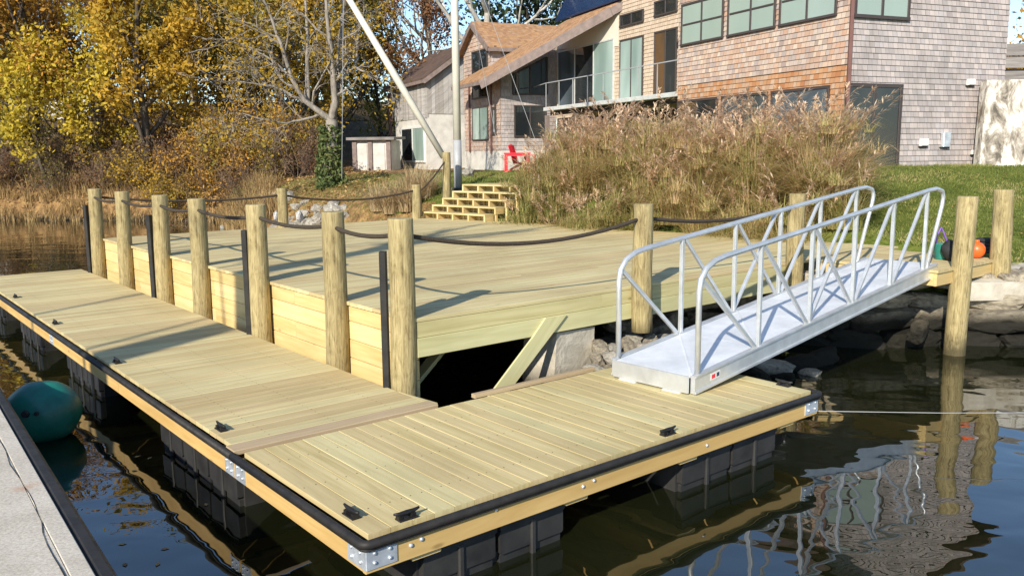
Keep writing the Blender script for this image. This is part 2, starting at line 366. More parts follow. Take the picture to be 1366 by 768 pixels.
def terrain_mat():
    m, nt, p, out = newmat('ground_cover'); t = NT(nt); g = t.n('NewGeometry'); v = g.outputs['Position']
    sx = t.n('SeparateXYZ'); t.l(v, sx.inputs[0])
    n1 = t.noise(v, 3.2, 7, .68); n2 = t.noise(v, .35, 4, .55); n3 = t.noise(v, 14., 4, .7)
    grass = t.ramp(n1, [(.3, (.055, .075, .014)), (.5, (.115, .145, .025)), (.72, (.2, .2, .05))])
    litter = t.ramp(n1, [(.3, (.085, .05, .025)), (.48, (.24, .14, .06)), (.66, (.40, .25, .10))])
    dirt = t.ramp(n3, [(.3, (.05, .042, .03)), (.7, (.13, .105, .075))])
    w = t.math('ADD', t.math('MULTIPLY', sx.outputs[0], -.085), t.math('MULTIPLY', n2, 1.5))
    c = t.mix(t.ramp(w, [(.98, 0.), (1.3, 1.)]), grass, litter)
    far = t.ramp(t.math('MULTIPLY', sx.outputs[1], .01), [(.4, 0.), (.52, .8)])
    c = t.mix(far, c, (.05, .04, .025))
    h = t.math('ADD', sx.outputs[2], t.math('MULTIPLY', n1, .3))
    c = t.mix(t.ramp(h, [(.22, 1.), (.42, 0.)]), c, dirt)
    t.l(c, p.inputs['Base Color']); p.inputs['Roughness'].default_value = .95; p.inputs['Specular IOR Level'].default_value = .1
    t.bump(t.math('ADD', n1, n3), p, .8, .06); return m
def water_mat():
    m, nt, p, out = newmat('cove_water'); t = NT(nt); g = t.n('NewGeometry'); v = g.outputs['Position']
    mp = t.n('Mapping', i={'Rotation': (0, 0, .5), 'Scale': (1., 1.5, 1)}); t.l(v, mp.inputs[0])
    n1 = t.noise(mp.outputs[0], 2.3, 1, .4, .3); n2 = t.noise(mp.outputs[0], 7., 1, .5, .2); n3 = t.noise(mp.outputs[0], .8, 1, .4)
    h = t.math('ADD', t.math('ADD', t.math('MULTIPLY', n1, .34), t.math('MULTIPLY', n2, .008)), t.math('MULTIPLY', n3, 1.))
    c = t.ramp(t.noise(v, .25, 3), [(.35, (.0055, .0072, .0026)), (.65, (.011, .0125, .0045))])
    t.l(c, p.inputs['Base Color']); p.inputs['Roughness'].default_value = .0; p.inputs['IOR'].default_value = 1.85
    t.bump(h, p, .5, .028); return m
def concrete_mat():
    m, nt, p, out = newmat('quay_concrete'); t = NT(nt); v = t.coord('Object')
    n1 = t.noise(v, 2.2, 6, .6); n2 = t.noise(v, 60., 4, .7)
    c = t.ramp(n1, [(.3, (.42, .375, .31)), (.5, (.54, .49, .41)), (.7, (.62, .57, .49))])
    c = t.mix(.4, c, t.ramp(n2, [(.35, (.22, .185, .14)), (.6, (.64, .57, .46))]))
    n4 = t.noise(v, .9, 5, .65, .5); c = t.mix(t.ramp(n4, [(.46, 0.), (.68, .5)]), c, (.27, .225, .17))
    vo = t.n('TexVoronoi', i={'Scale': 7.}); t.l(v, vo.inputs['Vector'])
    c = t.mix(t.ramp(vo.outputs['Distance'], [(.03, .7), (.07, 0.)]), c, (.12, .1, .09))
    rust = t.noise(t.coord('Object', (1, 1, 1), (3, 7, 0)), 1.6, 3)
    c = t.mix(t.ramp(rust, [(.66, 0.), (.75, .6)]), c, (.42, .2, .1))
    t.l(c, p.inputs['Base Color']); p.inputs['Roughness'].default_value = .95; p.inputs['Specular IOR Level'].default_value = .15; t.bump(n2, p, .35, .006); return m
M['ground'] = terrain_mat(); M['water'] = water_mat(); M['quay'] = concrete_mat()
def wallpaintmat():
    m, nt, p, out = newmat('stained_white_wall'); t = NT(nt); v = t.coord('Object', (1, 1, .55))
    n1 = t.noise(v, 2.6, 7, .7, .6); n2 = t.noise(v, 9., 5, .7)
    c = t.ramp(n1, [(.38, (.13, .11, .085)), (.47, (.40, .34, .27)), (.54, (.70, .66, .58)), (.7, (.74, .71, .64))])
    c = t.mix(.4, c, t.mix(1., c, t.ramp(n2, [(.35, .5), (.6, 1.)]), 'MULTIPLY'))
    t.l(c, p.inputs['Base Color']); p.inputs['Roughness'].default_value = .9; t.bump(n2, p, .3, .01); return m
M['stainwall'] = wallpaintmat()
# ------------------------------------------------------------------ terrain and water
SH = [(260, 30), (60, 17), (20, 12.0), (9, 11.2), (6.4, 11.1), (5.7, 11.35), (4.55, 11.05), (3.25, 11.5), (1.5, 10.5), (.9, 10.1), (.2, 10.6), (-.6, 14), (-1.8, 19.0),
      (-4.6, 21.6), (-8.3, 27), (-11.5, 34), (-20, 35.5), (-45, 37), (-120, 48), (-400, 90)]
SHA = np.array(SH, float)
def shore_d(P):
    P = np.asarray(P, float); best = np.full(len(P), 1e9); sg = np.ones(len(P))
    for i in range(len(SHA) - 1):
        a, b = SHA[i], SHA[i + 1]; ab_ = b - a; L2 = ab_ @ ab_
        tt = np.clip(((P - a) @ ab_) / L2, 0, 1); q = a + tt[:, None] * ab_; d = np.hypot(*(P - q).T)
        cr = ab_[0] * (P[:, 1] - a[1]) - ab_[1] * (P[:, 0] - a[0])
        up = d < best - 1e-9; best = np.where(up, d, best); sg = np.where(up, np.where(cr < 0, 1, -1), sg)
    return best * sg
def sstep(a, b, x): t_ = np.clip((x - a) / (b - a), 0, 1); return t_ * t_ * (3 - 2 * t_)
QE0 = np.array([-1.62, 3.3]); QD = np.array([-.603, .798]); QN = np.array([-.798, -.603])   # quay edge, direction, inward
def deck_end(a): return 10.25 - (a - 4.4) * .14          # right-hand end of the deck at depth a
def terrain(X, Y):
    P = np.stack([X, Y], 1); d = shore_d(P)
    right = .92 + .158 * np.maximum(d - .3, 0); right = np.minimum(right, 2.16 + .02 * np.maximum(d - 9, 0))
    right = -1.2 + (right + 1.2) * sstep(-.75, .35, d)
    left = 1.75 * (1 - np.exp(-np.maximum(d, 0) / .9)) + .015 * np.maximum(d, 0) + .2 * np.maximum(d - 10, 0) * sstep(-4, -12, X)
    left = np.minimum(left, 7.2)
    left = np.where(d > 0, left, np.maximum(-1.2, d * .5))
    w = sstep(2.0, 5.0, X)
    h = left * (1 - w) + right * w
    q = P - N; bb = q @ B; aa = q @ A
    dx = np.maximum(np.maximum(1.9 - bb, bb - deck_end(aa)), 0); dy = np.maximum(np.maximum(2.3 - aa, aa - 12.6), 0); dd = np.hypot(dx, dy)
    lim = np.where(dd <= .02, .62, .98 + .75 * np.maximum(dd - .05, 0)); lim = np.where(dd < .3, np.minimum(lim, .62 + dd * 1.3), lim)
    h = np.minimum(h, lim)
    un = np.array([mnoise.noise(Vector((x * .55, y * .55, 0))) for x, y in P]) * .06 + np.array([mnoise.noise(Vector((x * 1.9, y * 1.9, 3))) for x, y in P]) * .025
    h = h + un * sstep(.2, 1.5, d)
    qd = (P - (QE0 + QN * 1.2)) @ QN
    h2 = -1.2 + 1.95 * sstep(-.6, .3, qd); h2 = np.where(P[:, 1] < 14, h2, -1.2 + (h2 + 1.2) * sstep(20, 14, P[:, 1]))
    return np.maximum(h, h2)
def ground_z(x, y): return float(terrain(np.array([x]), np.array([y]))[0])
def axis(lo, hi, st, far):
    a = list(np.arange(lo, hi, st)); o = []; s = st
    x = a[-1]
    while x < far: s *= 1.35; x += s; a.append(x)
    x = lo; s = st
    while x > -far: s *= 1.35; x -= s; o.append(x)
    return np.array(o[::-1] + a)
gx, gy = axis(-24, 16, .22, 900), axis(-3, 44, .24, 900)
GX, GY = np.meshgrid(gx, gy, indexing='xy'); HZ = terrain(GX.ravel(), GY.ravel())
me = bpy.data.meshes.new('ground'); nx, ny = len(gx), len(gy)
idx = np.arange(nx * ny).reshape(ny, nx)
me.from_pydata(np.stack([GX.ravel(), GY.ravel(), HZ], 1).tolist(), [], np.stack([idx[:-1, :-1], idx[:-1, 1:], idx[1:, 1:], idx[1:, :-1]], -1).reshape(-1, 4).tolist())
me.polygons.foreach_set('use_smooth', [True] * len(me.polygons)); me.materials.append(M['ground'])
ground = bpy.data.objects.new('ground', me); COL.objects.link(ground); tag(ground, 'grass, leaf litter and bare earth of the bank and lawn', kind='structure')
me = bpy.data.meshes.new('water'); me.from_pydata([(-900, -900, 0), (900, -900, 0), (900, 900, 0), (-900, 900, 0)], [], [(0, 1, 2, 3)]); me.materials.append(M['water'])
water = bpy.data.objects.new('water', me); COL.objects.link(water); tag(water, 'dark still water of the cove', kind='structure')

# ------------------------------------------------------------------ floating dock (long run + front platform)
ZF = .50
def decking(mb, o, du, dv, L, W, bw=.14, gap=.007, th=.035, joints=None, ch=.0035):
    o, du, dv = np.array(o), np.array(du), np.array(dv); y = 0.; k = 0; L0 = L
    n = max(1, round(W / (bw + gap))); bw = W / n - gap
    for k in range(n):
        L = L0((k + .5) * (bw + gap)) if callable(L0) else L0
        o2 = o + dv * (k * (bw + gap) + gap / 2) - Z3 * th + Z3 * random.uniform(-.0012, .0012)
        xs = [0, L]
        if joints and L > 5: c = random.choice(joints); xs = [0] + [c_ for c_ in c] + [L]
        for x0, x1 in zip(xs[:-1], xs[1:]):
            mb.box(o2 + du * (x0 + .002), du * (x1 - x0 - .004), dv * bw, Z3 * th, ch)
def cleat(parent, b, a, along, s=.165):
    c = ab(b, a, ZF); m = MB(); d = np.array(along)
    sd = np.cross(d, Z3)
    for t_ in (-.25, .25): m.box(c + d * (t_ * s - .018) - sd * .022, d * .03, sd * .038, Z3 * .032, .006)
    m.box(c - d * s * .36 - sd * .03, d * s * .72, sd * .06, Z3 * .01, .003)
    m.tube([c + d * s * q + Z3 * z for q, z in ((-.5, .046), (-.3, .038), (0, .036), (.3, .038), (.5, .046))], [.007, .012, .016, .012, .007], 8)
    return m.build('cleat', M['iron'], parent)
def plate(parent, c0, du, L, z0, z1, nrm):
    m = MB(); c0 = np.array(c0); c0 = c0 * [1, 1, 0] + Z3 * z0; nrm = np.array(nrm); du = np.array(du)
    m.box(c0, du * L, nrm * .006, Z3 * (z1 - z0))
    for fu in (.25, .75):
        for fz in (.28, .72):
            p = c0 + du * L * fu + Z3 * (z1 - z0) * fz + nrm * .006
            m.tube([p, p + nrm * .008, p + nrm * .011], [.011, .010, .004], 8)
    return m.build('corner_bracket', M['galv'], parent)
def bolts(parent, pts, nrm):
    nrm = np.array(nrm)
    for p in pts: m = MB(); m.tube([p, np.array(p) + nrm * .008, np.array(p) + nrm * .012], [.014, .012, .004], 8); m.build('bolt_head', M['galv'], parent)
def tub(parent, c, du, dn, L, D, ztop=.30, seg=3):
    """moulded float drum: c = outer lower start corner, du along edge, dn inward"""
    m = MB(); c = np.array(c); du = np.array(du); dn = np.array(dn); w = L / seg
    for k in range(seg):
        o = c + du * (k * w + .012)
        ww = w - .024
        for z0, z1, ins in ((-.35, .06, .03), (.06, ztop - .05, .012), (ztop - .05, ztop, 0.)):
            m.box(o + du * ins * .6 + dn * ins + Z3 * z0, du * (ww - ins * 1.2), dn * (D - 2 * ins), Z3 * (z1 - z0 - .001), .012)
        for q in (.5,): m.box(o + du * (ww * q - .02) + dn * -.004 + Z3 * -.3, du * .04, dn * .03, Z3 * (ztop + .26), .008)
    m.box(c + dn * .06 + Z3 * -.3, du * L, dn * (D - .12), Z3 * (ztop + .27))
    return m.build('float_drum', M['plastic'], parent)
FW_, FL = 1.80, 4.42          # front platform width (along a), length (along b)
ZB = .298                     # underside of timber
front = thing('floating_dock', 'new floating timber platform with the aluminium gangway standing on its far end', 'floating dock', ab(2.2, .9))
m = MB(); decking(m, ab(.06, .06, ZF), A3, B3, FW_ - .12, FL - .12, .137, .004, .035, None, .0025); m.build('deck_boards', M['deck_front'], front)
def screws(parent, b0, b1, a0, a1, nb, na, along_b):
    m = MB()
    for i in range(nb):
        for j in range(na):
            for dd in (-.04, .04):
                bb = b0 + (b1 - b0) * (i + .5) / nb + (dd if not along_b else random.uniform(-.004, .004)); aa = a0 + (a1 - a0) * (j + .5) / na + (dd if along_b else random.uniform(-.004, .004))
                c = ab(bb, aa, ZF + .0015); m.face([len(m.v) + k for k in range(5)], [(0, 0)] * 5, .5); m.v += [c + np.array([.0048 * math.cos(k * 1.2566), .0048 * math.sin(k * 1.2566), 0]) for k in range(5)]
    tag(m.build('deck_screws', M['iron'], parent), kind='stuff')
screws(front, .06, FL - .06, .10, FW_ - .12, 30, 3, False)
m = MB(); m.box(ab(.02, .02, ZB), B3 * (FL - .04), A3 * .04, Z3 * .148, .004)
m.build('front_fascia', M['fascia'], front)
m = MB(); m.box(ab(.02, .062, ZB), B3 * .04, A3 * (FW_ - .064), Z3 * .147, .004); m.build('side_fascia', M['fascia'], front)
m = MB(); m.box(ab(FL - .06, .062, ZB), B3 * .04, A3 * (FW_ - .064), Z3 * .147, .004); m.build('side_fascia', M['fascia'], front)
m = MB(); m.box(ab(.062, FW_ - .04, ZB), B3 * (FL - .124), A3 * .038, Z3 * .147, .004); m.build('rear_fascia', M['fascia'], front)
m = MB()
for k in range(6): m.box(ab(.5 + k * .65, .07, ZB + .01), B3 * .04, A3 * (FW_ - .12), Z3 * .135)
m.build('joists', M['fascia'], front)
m = MB(); m.bar(ab(2.05, FW_ - .03, ZF + .018), ab(3.45, FW_ - .03, ZF + .018), .055, .035, Z3, .004); m.build('edge_trim', M['redboard'], front)
def bumper(parent, pts):
    m = MB(); m.tube(pts, .026, 10, True, .5)
    m2 = [np.array(p) - Z3 * .031 for p in pts]
    m.tube(m2, .009, 6, True, .2)
    return m.build('rubber_bumper', M['rubber'], parent)
bumper(front, [ab(.0, FW_, .472), ab(.0, .03, .472), ab(.012, .012, .472), ab(.03, 0, .472), ab(FL - .03, .0, .472), ab(FL - .008, .012, .472), ab(FL, .06, .472), ab(FL, .12, .472)])
plate(front, ab(.02, .02), B3, .19, ZB + .022, .445, -A3); plate(front, ab(.02, .02), A3, .19, ZB + .022, .445, -B3)
plate(front, ab(FL - .21, .02), B3, .19, ZB + .022, .445, -A3); plate(front, ab(.02, FW_ - .17), A3, .16, ZB + .01, .445, -B3)
bolts(front, [ab(b_, .02, z_) for b_, z_ in ((.30, .38), (.37, .395), (1.62, .375), (1.72, .39), (.9, .42), (2.9, .36))], -A3)
for c_ in ((.22, .33, A3), (.33, .1, B3), (2.55, .1, B3), (FL - .1, .3, A3)):
    cleat(front, c_[0] if c_[2] is B3 else c_[0] * .5, c_[1], c_[2]) if c_[0] < FL - .5 else cleat(front, c_[0], c_[1], c_[2])
for b0, b1, n_ in ((.42, 1.55, 2), (2.72, 3.95, 2)):
    tub(front, ab(b0, .10), B3, A3, b1 - b0, 1.2, .27, n_)
    m = MB(); m.box(ab(b0 - .1, .045, .268), B3 * .2, A3 * 1.3, Z3 * .04, .006); m.box(ab(b1 - .06, .045, .268), B3 * .2, A3 * 1.3, Z3 * .04, .006); m.build('cross_timber', M['pine'], front)

LW, LA0, LA1 = 1.70, FW_ + .012, 13.25
long_ = thing('floating_dock', 'long narrow floating dock running back beside the row of round pilings', 'floating dock', ab(.9, 7))
m = MB(); m.box(ab(.02, LA0, ZF - .035), B3 * (LW - .0), A3 * .15, Z3 * .036, .004); m.build('joint_board', M['redboard'], long_)
m = MB(); decking(m, ab(.06, LA0 + .155, ZF), B3, A3, LW - .08, LA1 - LA0 - .16, .14, .005); m.build('deck_boards', M['deck'], long_)
screws(long_, .10, LW - .06, LA0 + .155, LA1, 3, 78, True)
m = MB()
for k in range(4):
    a0 = LA0 + k * (LA1 - LA0) / 4; m.box(ab(.02, a0 + .003, ZB), A3 * ((LA1 - LA0) / 4 - .006), B3 * .04, Z3 * .147, .004)
m.build('outer_fascia', M['fascia'], long_)
m = MB(); m.box(ab(LW - .06, LA0, ZB), A3 * (LA1 - LA0), B3 * .04, Z3 * .147, .004); m.build('inner_fascia', M['fascia'], long_)
m = MB(); m.box(ab(.062, LA1 - .04, ZB), B3 * (LW - .126), A3 * .038, Z3 * .147, .004); m.build('end_fascia', M['fascia'], long_)
m = MB()
for k in range(16): m.box(ab(.07, LA0 + .3 + k * .7, ZB + .01), A3 * .04, B3 * (LW - .15), Z3 * .135)
m.build('joists', M['fascia'], long_)
bumper(long_, [ab(0, LA0 - .01, .472), ab(0, 7, .472), ab(0, LA1 - .03, .472), ab(.03, LA1, .472), ab(LW - .05, LA1, .472)])
plate(long_, ab(.02, LA0 + .012), A3, .16, ZB + .01, .445, -B3); plate(long_, ab(.02, LA0 + 5.6), A3, .14, ZB + .01, .445, -B3)
m = MB(); m.prism([ab(LW - .01, LA0 + .05, ZF - .03), ab(LW + .05, LA0 + .05, ZF - .03), ab(LW - .01, LA0 + .55, ZF - .03)], Z3 * .028); m.build('corner_gusset', M['deck'], long_)
for px, py in ((295, 573), (156, 484), (74, 432), (21, 397)):
    bb, aa = toab(atz(px, py, ZF)); cleat(long_, max(.12, bb), aa, A3)
for a0, a1, n_ in ((2.0, 3.75, 3), (5.75, 7.2, 3), (8.6, 10.0, 3), (11.4, 12.8, 3)):
    tub(long_, ab(.09, a0), A3, B3, a1 - a0, 1.25, .30, n_)

# ------------------------------------------------------------------ fixed timber deck
ZD = 1.10; DB0, DB1, DA0, DA1 = 1.90, 9.35, 2.40, 12.60
deck = thing('timber_deck', 'large square fixed deck of fresh pressure treated boards over the shore', 'deck', ab(5.5, 7.5))
m = MB(); decking(m, ab(DB0, DA0, ZD), B3, A3, lambda y: deck_end(DA0 + y) - DB0, DA1 - DA0, .14, .006, .035, [(3.66,), (4.9,), (2.44, 6.1), (3.66,), ()]); m.build('deck_boards', M['deck'], deck)
m = MB(); fx0, fx1 = DB0 + .02, 7.82
m.box(ab(fx0, DA0 + .005, .925), B3 * (4.2 - fx0), A3 * .04, Z3 * .138, .003, .05); m.box(ab(4.203, DA0 + .005, .925), B3 * (fx1 - 4.203), A3 * .04, Z3 * .138, .003, .1)
m.build('upper_beam', M['beam'], deck)
m = MB(); m.box(ab(fx0, DA0 - .006, .752), B3 * (fx1 - fx0), A3 * .045, Z3 * .170, .003, .8); m.build('lower_beam', M['beam'], deck)
m = MB(); m.box(ab(DB0 + .03, DA0 + .05, .3), B3 * .035, A3 * .0001, Z3 * .0001) if False else None
zs = [1.062, .90, .715, .53, .345, .16]
for i in range(5):
    a0 = DA0 + .05; cuts = [a0 + .0, a0 + random.choice((3.6, 4.8, 2.4)), a0 + random.choice((7.2, 8.1)), DA1]
    for c0, c1 in zip(cuts[:-1], cuts[1:]): m.box(ab(DB0 + .03, c0 + .002, zs[i + 1] + .004), A3 * (c1 - c0 - .004), B3 * .036, Z3 * (zs[i] - zs[i + 1] - .006), .004)
m.build('side_cladding', M['pine'], deck)
m = MB(); m.box(ab(DB0 + .03, DA1 - .04, .2), B3 * 6.2, A3 * .036, Z3 * .86); m.build('rear_cladding', M['pine'], deck)
m = MB()
for k in range(16): m.box(ab(DB0 + .1 + k * .46, DA0 + .06, .875), B3 * .04, A3 * (DA1 - DA0 - .12), Z3 * .188)
m.build('joists', M['beam'], deck)
m = MB()
for aa in (4.2, 7.4, 10.6): m.box(ab(DB0 + .1, aa, .66), B3 * 7, A3 * .09, Z3 * .21)
m.build('girders', M['beam'], deck)
pf = N + A * (DA0 - .03)
s0, z0 = online(758, 420, pf, B); s1, z1 = online(738, 420, pf, B)
br = [online(x, y, pf, B) for x, y in ((711, 450), (756, 420), (680, 521), (642, 541))]
t0 = np.array(br[1]); dn_ = np.array([online(680, 521, pf, B)[0] - t0[0], online(680, 521, pf, B)[1] - t0[1]])
br[2] = t0 + dn_ * 1.5; br[0] = np.array(br[0]); w_ = np.array(online(655, 525, pf, B)) - br[0]; br[3] = br[0] + w_ * 1.5
def onb(sz): return ab(sz[0], DA0 - .03, sz[1])
topl = np.array([br[1][0] - .33, br[1][1] - .0])
m = MB(); m.prism([onb(br[1]), onb(br[2]), onb(br[3]), onb(br[0]), onb((br[0][0] + .17, .922))], A3 * .022, .9); m.build('diagonal_brace', M['beam'], deck)
m = MB(); m.bar(ab(2.1, DA0 + .5, .3), ab(2.75, DA0 + .5, .86), .04, .14, A3, .003); m.build('inner_brace', M['beam'], deck)
# landing beside the lawn that carries the head of the gangway
LB0, LB1, LA_ = 8.28, 10.05, .80
land = thing('landing_platform', 'small timber landing at the head of the gangway with two coloured floats on it', 'landing platform', ab(9.1, 1.6))
m = MB(); decking(m, ab(LB0, LA_, 1.095), A3, B3, DA0 - LA_ - .006, LB1 - LB0, .14, .006, .036); m.build('deck_boards', M['deck'], land)
m = MB(); m.box(ab(LB0 + .02, LA_ + .02, .90), B3 * (LB1 - LB0 - .04), A3 * .04, Z3 * .155, .004, .3); m.build('front_board', M['pine'], land)
m = MB(); m.box(ab(LB0 + .02, LA_ + .062, .90), A3 * (DA0 - LA_ - .1), B3 * .04, Z3 * .155, .004, .4); m.build('side_board', M['pine'], land)
m = MB(); m.box(ab(LB1 - .06, LA_ + .062, .90), A3 * (DA0 - LA_ - .1), B3 * .04, Z3 * .155, .004, .4); m.build('side_board', M['pine'], land)
m = MB()
for k in range(4): m.box(ab(LB0 + .4 + k * .36, LA_ + .07, .905), B3 * .04, A3 * 1.4, Z3 * .15)
m.build('joists', M['beam'], land)

# ------------------------------------------------------------------ pilings
def piling(c, z0, z1, r, label, group, lean=(0, 0), strip=None, rot=0.):
    c = np.array(c, float); base = np.array([c[0], c[1], z0])
    t_ = thing('piling', label, 'piling', base, group)
    m = MB(); n = 8; pts = []; rr = []
    ph = random.random() * 9
    for k in range(n + 1):
        f = k / n; w = .006 * math.sin(f * 7 + ph)
        pts.append(base + Z3 * (z1 - z0 - .012) * f + np.array([lean[0] * f + w, lean[1] * f + w * .6, 0])); rr.append(r * (1.07 - .12 * f) * (1 + .012 * math.sin(f * 19 + ph)))
    pts.append(pts[-1] + Z3 * .012); rr.append(r * .93)
    m.tube(pts, rr, 20); m.build('post', M['pile'], t_)
    if strip:
        m = MB(); d = strip[2]; sd = np.cross(d, Z3)
        q = c + d * (r + .028); m.box(np.array([q[0], q[1], 0]) - d * .03 - sd * .055 + Z3 * strip[0], d * .06, sd * .11, Z3 * (strip[1] - strip[0]), .008)
        s_ = m.build('rubbing_strip', M['rubber'], t_)
    return t_
RB = LW + .118
row_px = [(526, 520, 523, 290), (433, 486, 431, 284), (337, 448, 325, 274), (255, 417, 248, 267), (205, 398, 199, 262), (160, 378, 155, 257), (125, 364, 120, 255)]
row_lab = ['weathered round piling with black strip at the near corner of the deck',
           'weathered round piling second from the near corner of the deck, without strip',
           'weathered round piling with black strip, third from the near corner of the deck',
           'weathered round piling fourth from the near corner, in the middle of the row',
           'weathered round piling with black strip, third from the far end of the row',
           'weathered round piling next to last at the far end of the row',
           'farthest weathered piling of the row, with black strip, by the far dock end']
ROWP = []
for i, (x, y, xt, yt) in enumerate(row_px):
    bb, aa = toab(atz(x, y, ZF)); aa += .07; c = ab(RB, aa)
    tp = aty(xt, yt, c[1] - .05)
    piling(c[:2].tolist() + [0], -1.0, 1.975, .115, row_lab[i], 'pilings beside the floating dock', ((tp[0] - aty(x, y, c[1] - .05)[0]) * .6, 0), (ZF - .3, 1.69, -B3 * .8 + A3 * .6) if i in (0, 2, 4, 6) else None)
    ROWP.append(c)
pa = DA0 - .10
P852 = ab(online(854, 441, N + A * pa, B)[0] + .02, pa); P1058 = ab(7.62, pa + .02)
piling(P852, .62, 1.985, .108, 'shorter round post bolted to the front beam of the deck behind the near gangway rail', 'posts around the fixed deck')
piling(P1058, .62, 1.99, .108, 'round post at the far end of the front beam, seen through the gangway rails', 'posts around the fixed deck')
P378 = aty(378, 303, 17.2); P555 = aty(556, 291, 19.4); PST = aty(596, 246, 20.3)
piling(P378, .2, 1.885, .105, 'round post at the back edge of the deck in front of the white rocks', 'posts around the fixed deck')
piling(P555, .2, 1.86, .105, 'round post at the back corner of the deck left of the wooden steps', 'posts around the fixed deck')
PST[2] = 0; piling(PST, 1.0, 2.58, .10, 'round post at the top of the wooden steps beside the white mast', 'posts around the fixed deck')
q1 = atz(1278, 475, 0) + np.array([0, .12, 0]); tp = aty(1291, 262, q1[1])
piling(q1, -1.2, tp[2], .125, 'tall pale piling standing in the water in front of the landing', 'pilings by the sea wall', (tp[0] - q1[0] + .0, 0))
q2 = aty(1335, 365, 11.15); tp2 = aty(1339, 253, 11.15)
piling(q2, .5, tp2[2], .125, 'pale piling standing on top of the sea wall at the edge of the lawn', 'pilings by the sea wall', (tp2[0] - q2[0], 0))

# ------------------------------------------------------------------ ropes
def rope(name, label, spans, r=.021, parent=None):
    m = MB()
    for p, q, sag in spans:
        p, q = np.array(p), np.array(q); pts = []
        for k in range(17):
            f = k / 16; pts.append(p + (q - p) * f - Z3 * sag * 4 * f * (1 - f))
        m.tube(pts, r, 7, True)
    o = m.build(name, M['rope'], None, spans[0][0]); return tag(o, label, 'rope', 'rope rails of the deck')
zr = 1.84; up = lambda p, z: np.array([p[0], p[1], z])
rope('rope_rail', 'dark rope threaded through the row of pilings beside the floating dock', [(up(ROWP[i], zr), up(ROWP[i + 1], zr), .055) for i in range(6)])
rope('rope_rail', 'dark sagging rope along the front edge of the deck toward the gangway', [(up(ROWP[0], zr), up(P852, zr), .17), (up(P852, zr), up(P1058, 1.85), .11), ])
rope('rope_rail', 'dark rope along the back edge of the deck in front of the grassy bank', [(up(ROWP[6], zr), up(P378, 1.75), .1), (up(P378, 1.75), up(P555, 1.74), .16)])
pe = up(P555, 1.72) + np.array([.1, 0, 0])
rope('rope_rail', 'short rope rising beside the steps to the post at their top', [(up(P555, 1.15) + np.array([.12, -.05, 0]), pe, .0), (pe, up(PST, 2.42), .04)], .018)

# ------------------------------------------------------------------ gangway
G0, G1 = np.array([1.215, 7.25, 0]), np.array([4.89, 10.665, 0])
gd = (G1 - G0); GL = np.linalg.norm(gd); gd /= GL; gs = np.array([-gd[1], gd[0], 0])       # gs: to the far side
zl, zu = .665, 1.155; HWG = .43
def gp(t_, s_, h): return G0 + gd * t_ * GL + gs * s_ + Z3 * (zl + (zu - zl) * t_ + h)
gang = thing('gangway', 'silver aluminium gangway with looped truss handrails sloping up from float to landing', 'gangway', gp(.0, 0, -.15))
m = MB(); sl = gp(1, 0, 0) - gp(0, 0, 0); nn = np.cross(sl, -gs); nn /= np.linalg.norm(nn); nn = nn if nn[2] > 0 else -nn
npl = 5
for k in range(npl):
    m.box(gp(k / npl, -HWG + .03, -.025) + sl * .0006, sl / npl - sl * .0012, gs * (2 * HWG - .06), nn * .02, .002)
for t_ in (.0, .2, .4, .6, .8): m.bar(gp(t_ + .005, -HWG + .03, -.0), gp(t_ + .19, HWG - .03, -.0), .012, .008, Z3)
m.build('walkway_plate', M['aludeck'], gang)
for s_, nm in ((-1, 'n'), (1, 'f')):
    m = MB(); y0 = s_ * HWG - .022
    m.box(gp(0, y0, -.155), sl, gs * .045, Z3 * .158, .005); m.box(gp(0, y0 - (.012 if s_ < 0 else -.042), -.155), sl, gs * .015, Z3 * .02); m.box(gp(0, y0 - (.012 if s_ < 0 else -.042), -.015), sl, gs * .015, Z3 * .018)
    m.build('side_beam', M['alu'], gang)
m = MB(); m.box(gp(-.004, -HWG + .024, -.15), gs * (2 * HWG - .048), -gd * .02, Z3 * .15, .004)
m.build('end_plate', M['alu'], gang)
m = MB()
for t_ in (.2, .4, .6, .8): m.box(gp(t_, -HWG + .024, -.14), gs * (2 * HWG - .048), gd * .05, Z3 * .1)
m.build('cross_members', M['alu'], gang)
for s_ in (-.24, .24): m = MB(); m.box(gp(.0, s_ - .09, -.165), gs * .18, -gd * .05, Z3 * .012); m.box(gp(.0, s_ - .06, -.164), gs * .12, gd * .12, Z3 * .012); m.build('slide_pad', M['white'], gang)
U = [.20, .385, .565, .745, .925]; RH = .93
for s_ in (-HWG, HWG):
    rail = MB(); pts = [gp(.012, s_, -.01), gp(.012, s_, RH - .22), gp(.016, s_, RH - .13), gp(.03, s_, RH - .055), gp(.055, s_, RH - .012), gp(.085, s_, RH)]
    pts += [gp(t_, s_, RH) for t_ in (.3, .6, .93)] + [gp(.975, s_, RH - .01), gp(1.01, s_, RH - .06), gp(1.02, s_, RH - .14), gp(1.015, s_, RH - .24), gp(.945, s_, -.01)]
    rail.tube(pts, .025, 10); rr_ = rail.build('handrail', M['alu'], gang)
    for u in U: m = MB(); m.bar(gp(u, s_, -.01), gp(u, s_, RH - .012), .038, .038, gd, .004); m.build('upright', M['alu'], gang)
    br_ = [((.02, RH - .14), (U[0] - .012, .01)), ((U[0] + .01, RH - .02), (U[1] - .012, .01)), ((U[1] + .01, RH - .02), (U[2] - .012, .01)), ((U[1] + .012, .01), (U[2] - .01, RH - .02)), ((U[2] + .012, .01), (U[3] - .01, RH - .02)), ((U[3] + .012, .01), (U[4] - .01, RH - .02))]
    for k, (p, q) in enumerate(br_): m = MB(); m.bar(gp(p[0], s_ + (.0 if k != 3 else .03), p[1]), gp(q[0], s_ + (.0 if k != 3 else .03), q[1]), .034, .034, gd, .004); m.build('brace', M['alu'], gang)
